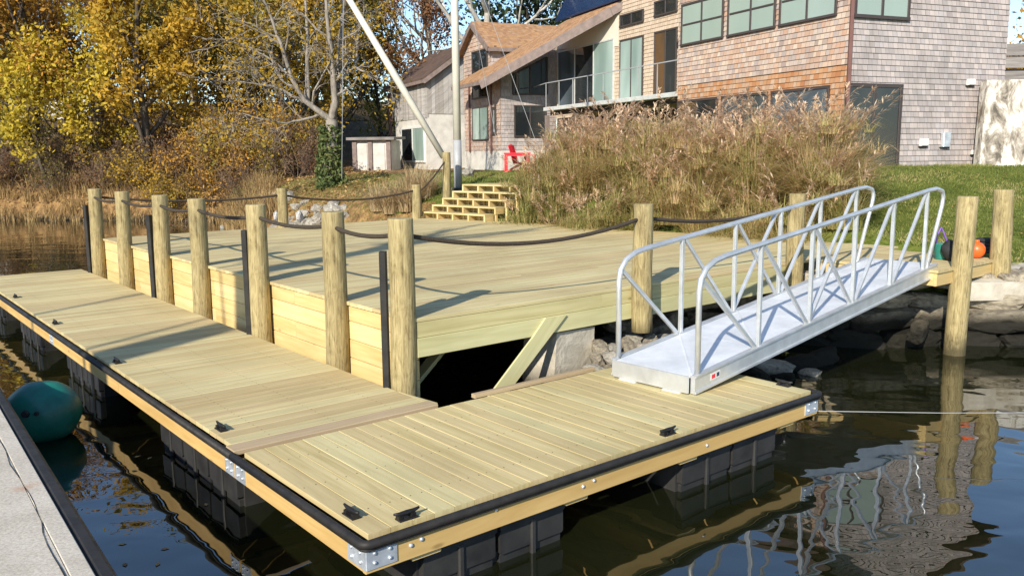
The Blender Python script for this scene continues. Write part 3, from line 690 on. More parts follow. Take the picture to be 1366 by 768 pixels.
m = MB(); o_ = gp(.045, -HWG - .0235, -.10); m.box(o_, sl / GL * .14, -gs * .002, Z3 * .06); st = m.build('sticker', M['white'], gang)
m = MB(); m.box(o_ + sl / GL * .012 - gs * .002 + Z3 * .012, sl / GL * .05, -gs * .001, Z3 * .035); m.build('red_mark', M['red'], st)
m = MB(); m.box(o_ + sl / GL * .085 - gs * .002 + Z3 * .012, sl / GL * .04, -gs * .001, Z3 * .035); m.build('blue_mark', M['solar'], st)

# ------------------------------------------------------------------ small things on the landing
c = atz(1257, 345, 1.1); c = np.array([c[0], c[1], 1.096])
bk = thing('bucket', 'teal green bucket with purple rope on the landing behind the gangway end', 'bucket', c)
m = MB(); m.tube([c + Z3 * z for z in (0, .01, .2, .21)], [.09, .095, .12, .125], 16); m.build('body', M['teal'], bk)
m = MB(); m.tube([c + np.array(p) for p in ((-.1, 0, .2), (-.09, 0, .32), (-.04, 0, .42), (.0, 0, .34), (.05, 0, .22), (.1, .0, .2))], .012, 6); m.build('purple_cord', M['purple'], bk)
c = atz(1272, 348, 1.1); c = np.array([c[0], c[1] + .05, 1.096]); m = MB(); m.ball(c + Z3 * .13, (.14, .12, .15), 12, 8, lambda d: 1 + .12 * math.sin(d[0] * 7 + d[2] * 5)); tag(m.build('bag', M['black'], None, c), 'slumped black bag between the teal bucket and the pale piling', 'bag')
c = atz(1303, 344, 1.1); c = np.array([c[0], c[1] + .02, 1.096])
ob = thing('float_ball', 'bright orange float on the landing between the two pale pilings', 'float', c)
m = MB(); m.ball(c + Z3 * .108, (.11, .11, .11), 18, 12); m.build('ball', M['orange'], ob)
m = MB(); m.tube([c + Z3 * .205, c + Z3 * .245], [.035, .028], 10); m.build('neck', M['orange'], ob)
c = atz(1322, 338, 1.1); c = np.array([c[0], c[1] + .1, 1.096]); m = MB()
for k in range(4):
    m.tube([c + np.array([.13 * math.cos(i * PI / 8), .11 * math.sin(i * PI / 8), .03 + k * .05]) for i in range(17)], .028, 6, False)
m.ball(c + Z3 * .1, (.12, .1, .1), 10, 8); tag(m.build('hose_coil', M['black'], None, c), 'black coil of hose on the landing right of the orange float', 'hose')

# ------------------------------------------------------------------ mooring buoy, quay, line over the water
c = np.array([*(atz(50, 587, 0)[:2] + np.array([0, .12])), .0])
by = thing('mooring_buoy', 'large round green mooring buoy floating beside the concrete quay', 'buoy', c)
ax = np.array([.55, .2, .35]); ax /= np.linalg.norm(ax)
m = MB(); m.ball(c + Z3 * .225, (.325, .30, .285), 32, 20, lambda d: 1 + .012 * math.sin(9 * (d @ ax)) + .02 * (d @ ax)); m.build('ball', M['green'], by)
m = MB(); pe = c + Z3 * .25 + np.array([.02, -.29, .05]); m.tube([pe, pe + np.array([.0, -.03, .0])], [.035, .028], 10); m.tube([pe + np.array([.09, .01, .0]), pe + np.array([.09, -.015, 0])], [.02, .015], 8); m.build('plug', M['black'], by)
m = MB(); qn3 = np.array([QN[0], QN[1], 0]); qd3 = np.array([QD[0], QD[1], 0]); q0 = np.array([QE0[0], QE0[1], 0]) + qn3 * .085
zq = .80
qy = thing('concrete_quay', 'pale concrete quay edge with a black rubber rim in the near left corner', 'quay', q0)
m = MB(); e0, e1 = q0 - qd3 * 9, q0 + qd3 * 5.2
m.box(e0 + Z3 * -1.2, e1 - e0, qn3 * .0845, Z3 * (zq + 1.2), .004); m.box(e0 + qn3 * .087 + Z3 * -.2, e1 - e0, qn3 * 4.2, Z3 * (zq + .198), .002); m.build('slab', M['quay'], qy)
m = MB(); m.box(e0 - qn3 * .08 + Z3 * .45, e1 - e0, qn3 * .078, Z3 * .345, .02); m.build('rubber_rim', M['rubber'], qy)
m = MB(); pts = []; k = 0
for k in range(60):
    f = -2 + k * .14; pts.append(q0 + qd3 * f + qn3 * (.095 + .03 * mnoise.noise(Vector((f * 1.3, 0, 0))) + .012 * mnoise.noise(Vector((f * 7, 3, 0)))) + Z3 * (zq + .0015))
for p, q in zip(pts[:-1], pts[1:]):
    w = .0012 + .003 * abs(mnoise.noise(Vector((p[0] * 3, p[1] * 3, 0)))); m.prism([p - qn3 * w, q - qn3 * w, q + qn3 * w, p + qn3 * w], Z3 * -.001)
m.build('crack', M['black'], qy)
p, q = atz(1092, 548, .30), atz(1420, 550, .30); m = MB(); m.tube([ab(FL, .3, .40), p, (p + q) / 2 - Z3 * .01, q, np.array([14, 9.3, .9])], .0035, 5); tag(m.build('mooring_line', M['whitegrey'], None, p), 'thin pale line stretched low over the water from the float to the right', 'line')
for x, y, g_ in ((205, 345, 0),): pass

# ------------------------------------------------------------------ rocks, sea wall, pier
def rockmesh(name, mat, seed, sub=2, squash=(1, .8, .6), rough=.35, blocky=.0):
    import bmesh
    bm = bmesh.new(); bmesh.ops.create_icosphere(bm, subdivisions=sub, radius=1.)
    for v in bm.verts:
        d = Vector(v.co).normalized(); k = 1 + rough * mnoise.noise(d * 1.2 + Vector((seed * 7.1, 0, 0))) + rough * .45 * mnoise.noise(d * 3.1 + Vector((seed * 3.3, 5, 0)))
        if blocky: mx_ = max(abs(d.x), abs(d.y), abs(d.z)); k *= (1 - blocky) + blocky / mx_ * .8
        v.co = Vector((d.x * squash[0] * k, d.y * squash[1] * k, d.z * squash[2] * k))
    me = bpy.data.meshes.new(name); bm.to_mesh(me); bm.free(); me.materials.append(mat)
    return me
RK = [rockmesh('shore_rock', M['rock'], i, 2, (1, .8, .62), .45, .5) for i in range(5)]
WK = [rockmesh('white_rock', M['whiterock'], i + 9, 2, (1, .7, 1.0), .35, .4) for i in range(2)]
TK = [rockmesh('sea_wall_stone', M['tiderock'], i + 20, 3, (1, .55, .6), .22, .85) for i in range(6)]
def put(me, name, loc, sc, rot, label=None, cat=None, group=None, parent=None):
    o = bpy.data.objects.new(name, me); COL.objects.link(o); w = wloc(parent) if parent else 0
    o.location = np.array(loc) - w; o.scale = sc if hasattr(sc, '__len__') else (sc,) * 3; o.rotation_euler = rot
    if parent: o.parent = parent
    return tag(o, label, cat, group)
rk = []
while len(rk) < 120:
    f = random.random(); P0_, P1_ = (np.array([-4.9, 22.0]), np.array([-6.4, 24.2])) if f < .45 else (np.array([-6.4, 24.2]), np.array([-10.2, 31.0]))
    p = P0_ + (P1_ - P0_) * random.random() + np.array([.75, .55]) * random.uniform(-.35, 1.0)
    rk.append((p[0], p[1], max(ground_z(p[0], p[1]), -.06)))
for i in range(len(rk)):
    s = random.uniform(.10, .24); p = rk[i]
    put(random.choice(RK), 'shore_rock', (p[0], p[1], p[2] + s * .25), s, (random.uniform(-.4, .4), random.uniform(-.4, .4), random.uniform(0, 6)), 'grey rubble rock on the shore behind the deck below the grassy bank', 'rock', 'rubble rocks on the shore')
for x, y, s, lab in ((447, 284, .25, 'white pointed boulder, tallest of the three behind the round post'), (400, 289, .17, 'squat white boulder just right of the round post at the back of the deck'), (369, 289, .16, 'squat white boulder just left of the round post at the back of the deck')):
    p = aty(x, y, 23.4 + (447 - x) * .012); put(WK[0], 'white_boulder', (p[0], p[1], p[2]), (s * .8, s * .6, s), (0, .1, random.uniform(0, 3)), lab, 'boulder', 'white boulders at the back of the deck')
sw = thing('sea_wall', 'low dry stone sea wall with a dark tide line below the lawn and the landing', 'sea wall', (7, 11.1, 0))
path = [tuple(ab(4.6, 2.7)[:2]), tuple(ab(5.6, 3.3)[:2]), tuple(ab(7.6, 3.1)[:2]), tuple(ab(8.4, 1.75)[:2]), (5.75, 11.12), (6.4, 10.92), (9, 11.05), (13.5, 11.45)]
def along(s):
    for (a, b) in zip(path[:-1], path[1:]):
        L = math.dist(a, b)
        if s <= L: return a[0] + (b[0] - a[0]) * s / L, a[1] + (b[1] - a[1]) * s / L, math.atan2(b[1] - a[1], b[0] - a[0])
        s -= L
    return path[-1][0], path[-1][1], 0.1
rows = [(-.12, .34, .30), (.2, .30, .26), (.46, .27, .24), (.70, .26, .22)]
nst = 0
for r_, (z, hh, _) in enumerate(rows):
    s = random.uniform(0, .4)
    while s < 12.0 and nst < 96:
        w = random.uniform(.38, .95); x, y, an = along(s + w / 2)
        top = 1.0 if x > 4.4 else .75
        if z < top:
            put(random.choice(TK), 'stone', (x - math.sin(an) * .0 , y + .06 * r_ + random.uniform(-.05, .05), z + random.uniform(-.03, .03) + hh * .4), (w * .56, .42, hh * random.uniform(.75, 1.0)), (random.uniform(-.1, .1), random.uniform(-.12, .12), an + random.uniform(-.12, .12)), parent=sw); nst += 1
        s += w * .93
m = MB(); [m.prism([(x0_ + .01, 10.83 + .055 * (x0_ - 6) + j0, .60), (x1_ - .012, 10.83 + .055 * (x1_ - 6) + j0, .60), (x1_ - .02, 11.7, .74), (x0_ + .02, 11.7, .74)], Z3 * .235) for x0_, x1_, j0 in ((5.85, 7.15, 0.), (7.15, 8.3, .03), (8.3, 9.9, .01), (9.9, 12., .02))]; cap = m.build('cap_slab', M['concrete'], sw)
pc = (atz(733, 505, .18) + atz(795, 490, .18)) / 2
m = MB(); pq = N + A * 2.44; o0 = ab(online(737, 505, pq, B)[0], 2.44); e_ = ab(online(793, 492, pq, B)[0], 2.44) - o0; nb = np.cross(e_, Z3); nb /= np.linalg.norm(nb); nb = -nb if nb[1] < 0 else nb
i0 = len(m.v); nxp, nzp = 10, 10
def pier_pt(u, v, w_):
    z = -.1 + v * .83; lean = .1 * v
    p = o0 + e_ * (u * (1 - .12 * v) + lean) + nb * w_ * .5; k = .018 * mnoise.noise(Vector((p[0] * 6, p[1] * 6, z * 6)))
    return np.array([p[0], p[1], 0]) + Z3 * z - nb * k
for face_ in range(4):
    base = len(m.v)
    for i in range(nzp + 1):
        for j in range(nxp + 1):
            u = j / nxp; v = i / nzp
            q = {0: (u, v, 0), 1: (1, v, u), 2: (1 - u, v, 1), 3: (0, v, 1 - u)}[face_]; m.v.append(pier_pt(*q))
    for i in range(nzp):
        for j in range(nxp):
            a_ = base + i * (nxp + 1) + j; m.face((a_, a_ + 1, a_ + nxp + 2, a_ + nxp + 1), [(0, 0)] * 4, .5, True)
base = len(m.v); m.v.extend([pier_pt(0, 1, 0), pier_pt(1, 1, 0), pier_pt(1, 1, 1), pier_pt(0, 1, 1)]); m.face((base, base + 1, base + 2, base + 3), [(0, 0)] * 4, .5)
tag(m.build('concrete_pier', M['concrete'], None, o0), 'rough concrete block carrying the deck right of the diagonal brace', 'pier')
brl = [(712, 490, .24, 9.0, .2), (700, 478, .2, 9.4, .35), (735, 512, .2, 8.75, .05), (822, 488, .36, 8.95, .25), (800, 470, .34, 9.5, .35), (862, 472, .40, 9.4, .4), (885, 462, .34, 10.0, .55), (838, 458, .34, 10.0, .5), (905, 478, .36, 9.3, .35), (940, 470, .34, 9.7, .4), (1000, 500, .26, 9.3, .1), (1030, 492, .26, 9.6, .1), (1062, 490, .28, 9.75, .08), (1095, 478, .26, 10.0, .1), (960, 500, .28, 9.1, .12), (1080, 498, .14, 9.5, .05), (1045, 505, .15, 9.3, .03), (1225, 442, .24, 10.6, .12)]
heap = []
for y in (505, 488, 472, 458, 447):
    for x in range(800, 985, 21):
        aa = 1.75 + (505 - y) * .011 + random.uniform(-.05, .05); s_, z_ = online(x + random.uniform(-6, 6), y, N + A * aa, B)
        if z_ < .62 and s_ < 5.9 and not (x > 930 and y < 470): heap.append((s_, aa, z_))
for k, (s_, aa, z_) in enumerate(heap):
    p = ab(s_, aa, z_); sc = random.uniform(.13, .21); put([TK[1], RK[0], TK[3], RK[2]][k % 4], 'bank_boulder', p - Z3 * .06, (sc, sc * .9, sc * .75), (random.uniform(-.4, .4), random.uniform(-.4, .4), random.uniform(0, 6)), 'rough brown stone of the rubble heap between the deck beam and the gangway', 'stone', 'rubble heap under the deck edge')
for i, (x, y, s, Y, z) in enumerate(brl):
    p = aty(x, y, Y); me = [TK[1], TK[3], TK[4], RK[0]][i % 4]
    put(me, 'bank_boulder', (p[0], p[1], max(p[2], z - .1)), (s, s * .9, s * .8), (random.uniform(-.3, .3), random.uniform(-.3, .3), random.uniform(0, 6)), 'rough dark boulder of the rock bank under the deck and gangway', 'boulder', 'boulders under the deck edge')

# ------------------------------------------------------------------ steps at the back of the deck
sa = atz(563, 291, ZD); sb = atz(647, 296, ZD); wv = sb - sa; SW = np.linalg.norm(wv); wv /= SW; rv = np.array([-wv[1], wv[0], 0]); rv = rv if rv[1] > 0 else -rv
steps = thing('wooden_steps', 'open box steps of new timber climbing from the deck to the lawn', 'steps', sa)
NS, RI, RU = 5, .15, .24; rdir = rv * .72 + wv * .42; rdir /= np.linalg.norm(rdir)
for k in range(NS):
    o_ = sa + rdir * RU * k + Z3 * RI * k
    m = MB(); m.box(o_ + Z3 * (RI - .035), wv * SW, rv * (.34 if k < NS - 1 else .9), Z3 * .036, .004); m.build('tread' if k < NS - 1 else 'top_platform', M['deck_front'], steps)
    m = MB()
    for j in range(5): m.box(o_ + wv * ((SW - .04) * j / 4), wv * .04, rv * .3, Z3 * (RI - .036)); m.box(o_ + wv * ((SW - .04) * j / 4) + rv * .02 - Z3 * RI * k, wv * .04, rv * .05, Z3 * max(.01, RI * k - .01))
    m.box(o_ + rv * .26, wv * SW, rv * .03, Z3 * (RI - .036)) if k < NS else None
    m.build('riser_frame', M['pine'], steps)

# ------------------------------------------------------------------ mast, raised spar and their cords
mb_ = aty(611, 246, 21.0); mb_[2] -= .2
mast = thing('flag_mast', 'tall white upright mast with grey foot behind the wooden steps', 'mast', mb_)
mt = aty(606.5, 0, 21.0); dm = (mt - mb_); m = MB(); m.tube([mb_ + dm * .28, mb_ + dm * 1.0, mb_ + dm * 2.1], [.095, .09, .06], 16); m.build('pole', M['spar'], mast)
m = MB(); m.tube([mb_, mb_ + dm * .279], [.1, .1], 16); m.build('foot', M['whitegrey'], mast)
m = MB(); m.box(mb_ + np.array([-.14, -.14, -.1]), np.array([.28, 0, 0]), np.array([0, .28, 0]), Z3 * .22, .01); m.build('base_box', M['black'], mast)
s1_, s0_ = aty(592, 210, 20.75), aty(466, 0, 20.4); dv_ = s0_ - s1_
m = MB(); m.tube([s1_, s1_ + dv_ * .5, s1_ + dv_ * 1.3], [.075, .085, .06], 14); tag(m.build('boom_spar', M['spar'], None, s1_), 'long white spar leaning up to the left from the foot of the mast', 'spar')
def cord(pts, label, r=.006): m = MB(); m.tube(pts, r, 4); return tag(m.build('rigging_cord', M['whitegrey'], None, pts[0]), label, 'cord', 'cords of the mast')
cord([s1_ + dv_ * 1.06, aty(456, 238, 20.6)], 'thin cord hanging from the leaning spar in front of the ivy tree', .007)
cord([mb_ + dm * 1.2 + np.array([.2, 0, 0]), aty(663, 192, 21.5)], 'thin cord slanting from the mast in front of the left wing windows')
cord([mb_ + dm * 1.3 + np.array([.2, 0, 0]), aty(732, 236, 20.6)], 'thin cord slanting from the mast toward the tall grass')
# ------------------------------------------------------------------ house
D1 = np.array([math.sin(math.radians(-24.3)), math.cos(math.radians(-24.3))]); D2 = np.array([math.sin(math.radians(68.4)), math.cos(math.radians(68.4))])
N1 = np.array([-D1[1], D1[0]]); N2 = np.array([D2[1], -D2[0]])        # outward normals of walls along D1 / D2
def v3(q, z=0.): return np.array([q[0], q[1], z])
class Wall:
    def __init__(s, p0, d, nrm): s.p0 = np.array(p0[:2], float); s.d = np.array(d); s.n = np.array(nrm)
    def px(s, x, y): return np.array(online(x, y, s.p0, s.d))
    def P(s, q, out=0.): return v3(s.p0 + s.d * q[0] + s.n * out, q[1])
def clip_range(poly, z):
    xs = []
    for (a, b) in zip(poly, list(poly[1:]) + [poly[0]]):
        if (a[1] - z) * (b[1] - z) <= 0 and a[1] != b[1]: xs.append(a[0] + (b[0] - a[0]) * (z - a[1]) / (b[1] - a[1]))
    return (min(xs), max(xs)) if len(xs) >= 2 else None
def lapped(mb, W, poly, course=.127, proud=.022, out=0.):
    zs_ = [p[1] for p in poly]; z0, z1 = min(zs_), max(zs_); k0 = math.floor(z0 / course)
    for k in range(k0, math.ceil(z1 / course)):
        a, b = max(k * course, z0) + 1e-4, min((k + 1) * course, z1) - 1e-4
        if b - a < .01: continue
        ra, rb = clip_range(poly, a), clip_range(poly, b)
        if not ra or not rb: continue
        i0 = len(mb.v)
        mb.v += [W.P((ra[0], a), out + proud), W.P((ra[1], a), out + proud), W.P((rb[1], b), out + .002), W.P((rb[0], b), out + .002), W.P((ra[0], a), out), W.P((ra[1], a), out)]
        h = .001
        mb.face((i0, i0 + 1, i0 + 2, i0 + 3), [(ra[0], k * course + h), (ra[1], k * course + h), (rb[1], (k + 1) * course - h), (rb[0], (k + 1) * course - h)], .5)
        mb.face((i0 + 4, i0 + 5, i0 + 1, i0), [(ra[0], k * course + h), (ra[1], k * course + h), (ra[1], k * course + h), (ra[0], k * course + h)], .5)
def backing(mb, W, poly, th=.2): mb.prism([W.P(q, -.004) for q in poly], v3(-W.n * th))
def window(parent, W, s0, s1, z0, z1, cols=2, rows=1, g='glass', fr='frame', fw=.055, out=.065, name='window', splits=None, gl=None):
    m = MB(); n3 = v3(W.n); d3 = v3(W.d)
    def bx(a, b, c, d, o=out, back=-.02): m.box(W.P((a, c), back), d3 * (b - a), n3 * (o - back), Z3 * (d - c), .004)
    bx(s0, s1, z0, z0 + fw, out + .015); bx(s0, s1, z1 - fw, z1); bx(s0, s0 + fw, z0 + fw, z1 - fw); bx(s1 - fw, s1, z0 + fw, z1 - fw)
    xs = [s0 + fw] + (splits or [s0 + (s1 - s0) * k / cols for k in range(1, cols)]) + [s1 - fw]
    for x in xs[1:-1]: bx(x - fw * .5, x + fw * .5, z0 + fw, z1 - fw, out - .004)
    for k in range(1, rows):
        z = z0 + (z1 - z0) * k / rows
        for a, b in zip(xs[:-1], xs[1:]): bx(a + fw * .5, b - fw * .5, z - fw * .4, z + fw * .4, out - .008)
    f = m.build(name, M[fr], parent)
    for i, (a, b) in enumerate(zip(xs[:-1], xs[1:])):
        m = MB(); m.box(W.P((a, z0 + fw), .040), d3 * (b - a), n3 * .004, Z3 * (z1 - z0 - 2 * fw)); m.build('pane', M[(gl[i] if gl else g)], f)
    return f
def pxwin(parent, W, x0, y0, x1, y1, *a, **k):
    """window from two opposite pixel corners measured on the photograph"""
    p, q = W.px(x0, y0), W.px(x1, y1); s0, s1 = sorted((p[0], q[0])); z0, z1 = sorted((p[1], q[1])); return window(parent, W, s0, s1, z0, z1, *a, **k)

C = aty(1130, 150, 19.5)[:2]
W1, W2 = Wall(C, D1, N1), Wall(C, D2, N2)
L1 = W1.px(905, 100)[0]; L2 = W2.px(1343, 60)[0]; EZ = 7.35; BZ = 1.6
house = thing('shingled_house', 'large shingled house corner block with dark framed windows above the tall grass', 'house', v3(C, 2.1))
seam = W1.px(1010, 101.5)[1]
m = MB(); backing(m, W1, [(0, BZ), (L1, BZ), (L1, EZ), (0, EZ)]); lapped(m, W1, [(.0, seam), (L1, seam), (L1, EZ), (.0, EZ)], out=.012); m.build('wall', M['sh_tan'], house)
m = MB(); lapped(m, W1, [(.0, BZ), (L1, BZ), (L1, seam - .01), (.0, seam - .01)]); m.build('lower_wall', M['sh_cedar'], house)['label'] = 'newer orange cedar shingles below the seam'
GA = 1.9
m = MB(); backing(m, W2, [(0.01, BZ), (L2, BZ), (L2, EZ), (L2 / 2, EZ + GA), (.01, EZ)]); lapped(m, W2, [(0, BZ), (L2, BZ), (L2, EZ), (L2 / 2, EZ + GA), (0, EZ)]); m.build('wall', M['sh_grey'], house)
m = MB()
WL = Wall(C + D1 * L1, D2, -N2 * 1.); backing(m, WL, [(0, BZ), (L2, BZ), (L2, EZ), (0, EZ)]); lapped(m, Wall(C + D1 * L1, D2, D1), [(0, 4.0), (2.2, 4.0), (2.2, EZ), (0, EZ)]); m.build('wall', M['sh_tan'], house)
WR = Wall(C + D2 * L2, D1, D2); m = MB(); backing(m, WR, [(0, BZ), (L1, BZ), (L1, EZ), (0, EZ)]); m.build('wall', M['sh_grey'], house)
m = MB(); oh = .45
e0, e1 = C - D2 * oh * .9 - D1 * oh, C - D2 * oh * .9 + D1 * (L1 + oh); r0, r1 = C + D2 * L2 / 2 - D1 * oh, C + D2 * L2 / 2 + D1 * (L1 + oh); f0, f1 = C + D2 * (L2 + oh * .9) - D1 * oh, C + D2 * (L2 + oh * .9) + D1 * (L1 + oh)
ez, rz = EZ - .2, EZ + GA + .03
m.prism([v3(e0, ez), v3(e1, ez), v3(r1, rz), v3(r0, rz)], Z3 * .16); m.prism([v3(r0, rz), v3(r1, rz), v3(f1, ez), v3(f0, ez)], Z3 * .16); m.build('roof', M['roofbrown'], house)
zb, zt = W1.px(1010, 44)[1], None
def zwin(W, x0, x1, z0, z1, parent, *a, **k):
    s0, s1 = sorted((W.px(x0, 60)[0], W.px(x1, 60)[0])); return window(parent, W, s0, s1, z0, z1, *a, **k)
zsill = (W1.px(911, 62)[1] + W1.px(1114, 23)[1]) / 2; ztop = W1.px(914, 6)[1]
for x0, x1 in ((910, 966), (971.5, 1035), (1040, 1116)): zwin(W1, x0, x1, zsill, ztop, house, 2, 2, 'blind', out=.07, fw=.06)
zh = (W1.px(907, 135)[1] + W1.px(1110, 113)[1]) / 2
for x0, x1, g_ in ((907, 961, ['glass', 'glassbrown']), (966, 1028, ['glass_refl_tint', 'glass_refl_tint']), (1033, 1111, ['glass_refl_tint', 'glass_refl_tint'])): zwin(W1, x0, x1, 2.25, zh, house, 2, 1, gl=g_, name='sliding_door', fw=.07)
z_ = W2.px(1170, 26)[1]; zwin(W2, 1135, 1209, z_, ztop - .05, house, 2, 1, 'blind', fw=.075)
zwin(W2, 1130.5, 1206, 2.15, W2.px(1170, 112)[1], house, 2, 1, gl=['glass', 'glass'], name='sliding_door', fw=.085)
m = MB(); q = C + N1 * .05 + N2 * .05; m.box(v3(q, 2.0) - np.array([.04, .04, 0]), np.array([.08, 0, 0]), np.array([0, .08, 0]), Z3 * (EZ - 2.2), .01); m.build('downspout', M['copper'], house)
for x0, y0, x1, y1, mt_, nm in ((1225, 185, 1234, 195, 'white', 'vent_box'), (1253, 177, 1264, 196, 'galv', 'meter_box'), (1288, 106, 1296, 114, 'white', 'wall_lamp'), (1294, 200, 1301, 206, 'white', 'vent_box')):
    p, q = W2.px(x0, y1), W2.px(x1, y0); m = MB(); m.box(W2.P(p, .018), v3(D2) * (q[0] - p[0]), v3(N2) * .1, Z3 * (q[1] - p[1]), .015)
    o_ = m.build(nm, M[mt_], house); m = MB(); m.box(W2.P((p[0] - .02, p[1] - .03), .015), v3(D2) * (q[0] - p[0] + .04), v3(N2) * .05, Z3 * .028); m.build('lower_lip', M['black'], o_)
# balcony + recessed wall + left wing are one attached wing of the house
P0 = C + D1 * L1; REC = 1.45
W3 = Wall(P0 + (-N1) * REC, D1, N1)
wing = thing('house_wing', 'left wing of the house with long balcony, sloping cedar roof and glass doors', 'house wing', v3(P0, 2.1))
sl_ = W3.px(742, 100)[0]
m = MB(); pl3 = [tuple(W3.px(*q)) for q in ((905, -60), (815, 12), (742, 56))]; zb3 = W1.px(815, 132)[1] - .35
poly3 = [(W3.px(905, 60)[0] - 2.2, zb3), (sl_, zb3), (sl_, pl3[2][1]), (pl3[1][0], pl3[1][1]), (pl3[0][0] - 2.2, pl3[0][1] + .9)]
backing(m, W3, poly3); lapped(m, W3, poly3); m.build('recessed_wall', M['sh_cream'], wing)
cp_ = [tuple(W3.px(*q)) for q in ((826, 62), (744, 66), (744, 61), (815, 20), (826, 15))]
m = MB(); m.prism([W3.P(q, .02) for q in cp_], v3(N1) * .02); m.build('cream_panel', M['cream'], wing)
zf = W1.px(815, 132)[1]
s0_, s1_b = W3.px(828, 90)[0], W3.px(859, 90)[0]; window(wing, W3, min(s0_, s1_b), max(s0_, s1_b), zf, W3.px(843, 51)[1], 2, 1, gl=['blindpale', 'blindpale'], name='balcony_door')
s0_, s1_b = W3.px(874, 80)[0], W3.px(904, 80)[0]; window(wing, W3, min(s0_, s1_b), max(s0_, s1_b), zf, W3.px(889, 40)[1], 2, 1, gl=['glass', 'glassbrown'], name='balcony_door')
pxwin(wing, W3, 828, 38, 860, 12, 2, 1, 'glass'); pxwin(wing, W3, 874, 24, 905, -6, 2, 1, 'glass')
s0_, s1_b = sorted((W3.px(745, 100)[0], W3.px(820, 100)[0])); window(wing, W3, s0_, s1_b, zf, W3.px(783, 60)[1], 3, 1, gl=['blindpale', 'glass', 'glass_refl_tint'], fr='framewhite', name='glass_wall', fw=.06)
m = MB(); sE = W1.px(725, 144)[0]; a_ = v3(C + D1 * (L1 + .01), zf - .16); m.box(a_, v3(D1) * (sE - L1), v3(-N1) * (REC - .01), Z3 * .14, .01); m.build('balcony_slab', M['framewhite'], wing)
m = MB(); m.box(a_ - Z3 * .16 - v3(N1) * .3, v3(D1) * (sE - L1), v3(-N1) * .06, Z3 * .155); m.build('balcony_beam', M['void_shade'], wing)
m = MB(); Wr = Wall(C + N1 * -.06, D1, N1); zr_ = W1.px(812, 96)[1]
m.bar(Wr.P((L1 + .05, zr_)), Wr.P((sE - .05, zr_)), .035, .03); n_ = 9
for k in range(n_): s_ = L1 + .1 + (sE - L1 - .2) * k / (n_ - 1); m.bar(Wr.P((s_, zf - .02)), Wr.P((s_, zr_ - .02)), .025, .025, v3(D1))
m.bar(Wr.P((sE - .05, zr_)), W3.P((sE - .05, zr_), .05), .03, .03); m.build('balcony_railing', M['whitegrey'], wing)
m = MB(); Wd = Wall(P0 - N1 * 2.8, D1, N1); m.prism([Wd.P((-4, BZ)), Wd.P((sE - L1 + 4, BZ)), Wd.P((sE - L1 + 4, zf - .02)), Wd.P((-4, zf - .02))], v3(-N1) * .15); m.prism([W3.P((sl_ - 6.5, zf - .2), -.05), W3.P((sl_, zf - .2), -.05), W3.P((sl_, zf - .2), -3.), W3.P((sl_ - 6.5, zf - .2), -3.)], Z3 * .1); m.prism([W3.P((sl_ - 1.6, BZ), -.03), W3.P((sl_ - .01, BZ), -.03), W3.P((sl_ - .01, zb3 - .004), -.03), W3.P((sl_ - 1.6, zb3 - .004), -.03)], v3(-N1) * .1); m.build('undercroft_wall', M['void_shade'], wing)  # shade of the void below the balcony is put into the wall colour
m = MB()
for s_ in (sE - L1 - .15,): m.box(v3(P0 + D1 * s_ - N1 * .05, BZ), v3(D1) * .14, v3(-N1) * .14, Z3 * (zf - .32 - BZ))
m.build('balcony_post', M['trim'], wing)
# gable end facing the water (W4) and its side (W5)
K = W3.P((sl_, 0))[:2] ; W4 = Wall(K, -D2, N2)
sL = W4.px(668, 150)[0]; KL = K - D2 * sL; W5 = Wall(KL, D1, N1)
base_y = W4.px(700, 201)[1]
top4 = [tuple(W4.px(742, 56)), tuple(W4.px(668, 97))]
m = MB(); poly4 = [(0, base_y), (sL, base_y), top4[1], (0, top4[0][1])]; backing(m, W4, poly4); lapped(m, W4, poly4, .16); m.build('gable_wall', M['sh_grey'], wing)
m = MB(); m.box(W4.P((0, 1.3), -.25), v3(-D2) * sL, v3(N2) * .27, Z3 * (base_y - 1.3)); s5 = W5.px(620, 150)[0]
m.box(W5.P((.025, 1.3), -.25), v3(D1) * s5, v3(N1) * .265, Z3 * (base_y - 1.3)); m.build('foundation', M['stucco'], wing)
g5 = [tuple(W5.px(655, 57)), tuple(W5.px(634, 31)), tuple(W5.px(618, 71))]
sa_, sb_ = W5.px(655, 60)[0], s5; sm_ = (sa_ + sb_) / 2; zE = W5.px(655, 60)[1]; zA = W5.px(636, 33)[1]
m = MB(); polyA = [(0, base_y), (s5, base_y), (s5, top4[1][1]), (0, top4[1][1])]; backing(m, W5, polyA); lapped(m, W5, polyA, .16)
polyB = [(sa_, top4[1][1] + .001), (sb_, top4[1][1] + .001), (sb_, zE), (sm_, zA), (sa_, zE)]; backing(m, W5, polyB); lapped(m, W5, polyB, .16); m.build('side_wall', M['sh_tan'], wing)
W6 = Wall(W5.P((sa_, 0))[:2], D2, N2); m = MB(); poly6 = [(0, top4[1][1] - .2), (4.2, top4[1][1] - .2), (4.2, zE), (0, zE)]; backing(m, W6, poly6); lapped(m, W6, poly6, .16); m.build('dormer_wall', M['sh_grey'], wing)
pxwin(wing, W5, 652, 130, 630.5, 70, 2, 1, 'glass', name='window'); pxwin(wing, W5, 652.5, 187, 631, 144, 2, 1, 'blindpale', name='window'); pxwin(wing, W5, 663, 180, 657.5, 143, 1, 1, 'blindpale', name='window', fw=.12)
pxwin(wing, W4, 685.5, 183, 728, 141, 2, 1, 'glass')
p, q = W4.px(684, 126), W4.px(729, 85); tri = [tuple(W4.px(684, 126)), tuple(W4.px(729, 126)), tuple(W4.px(729, 77)), tuple(W4.px(684, 100))]
m = MB(); n3 = v3(N2)
for a, b in zip(tri, tri[1:] + tri[:1]): m.bar(W4.P(a, .04), W4.P(b, .04), .07, .07, n3)
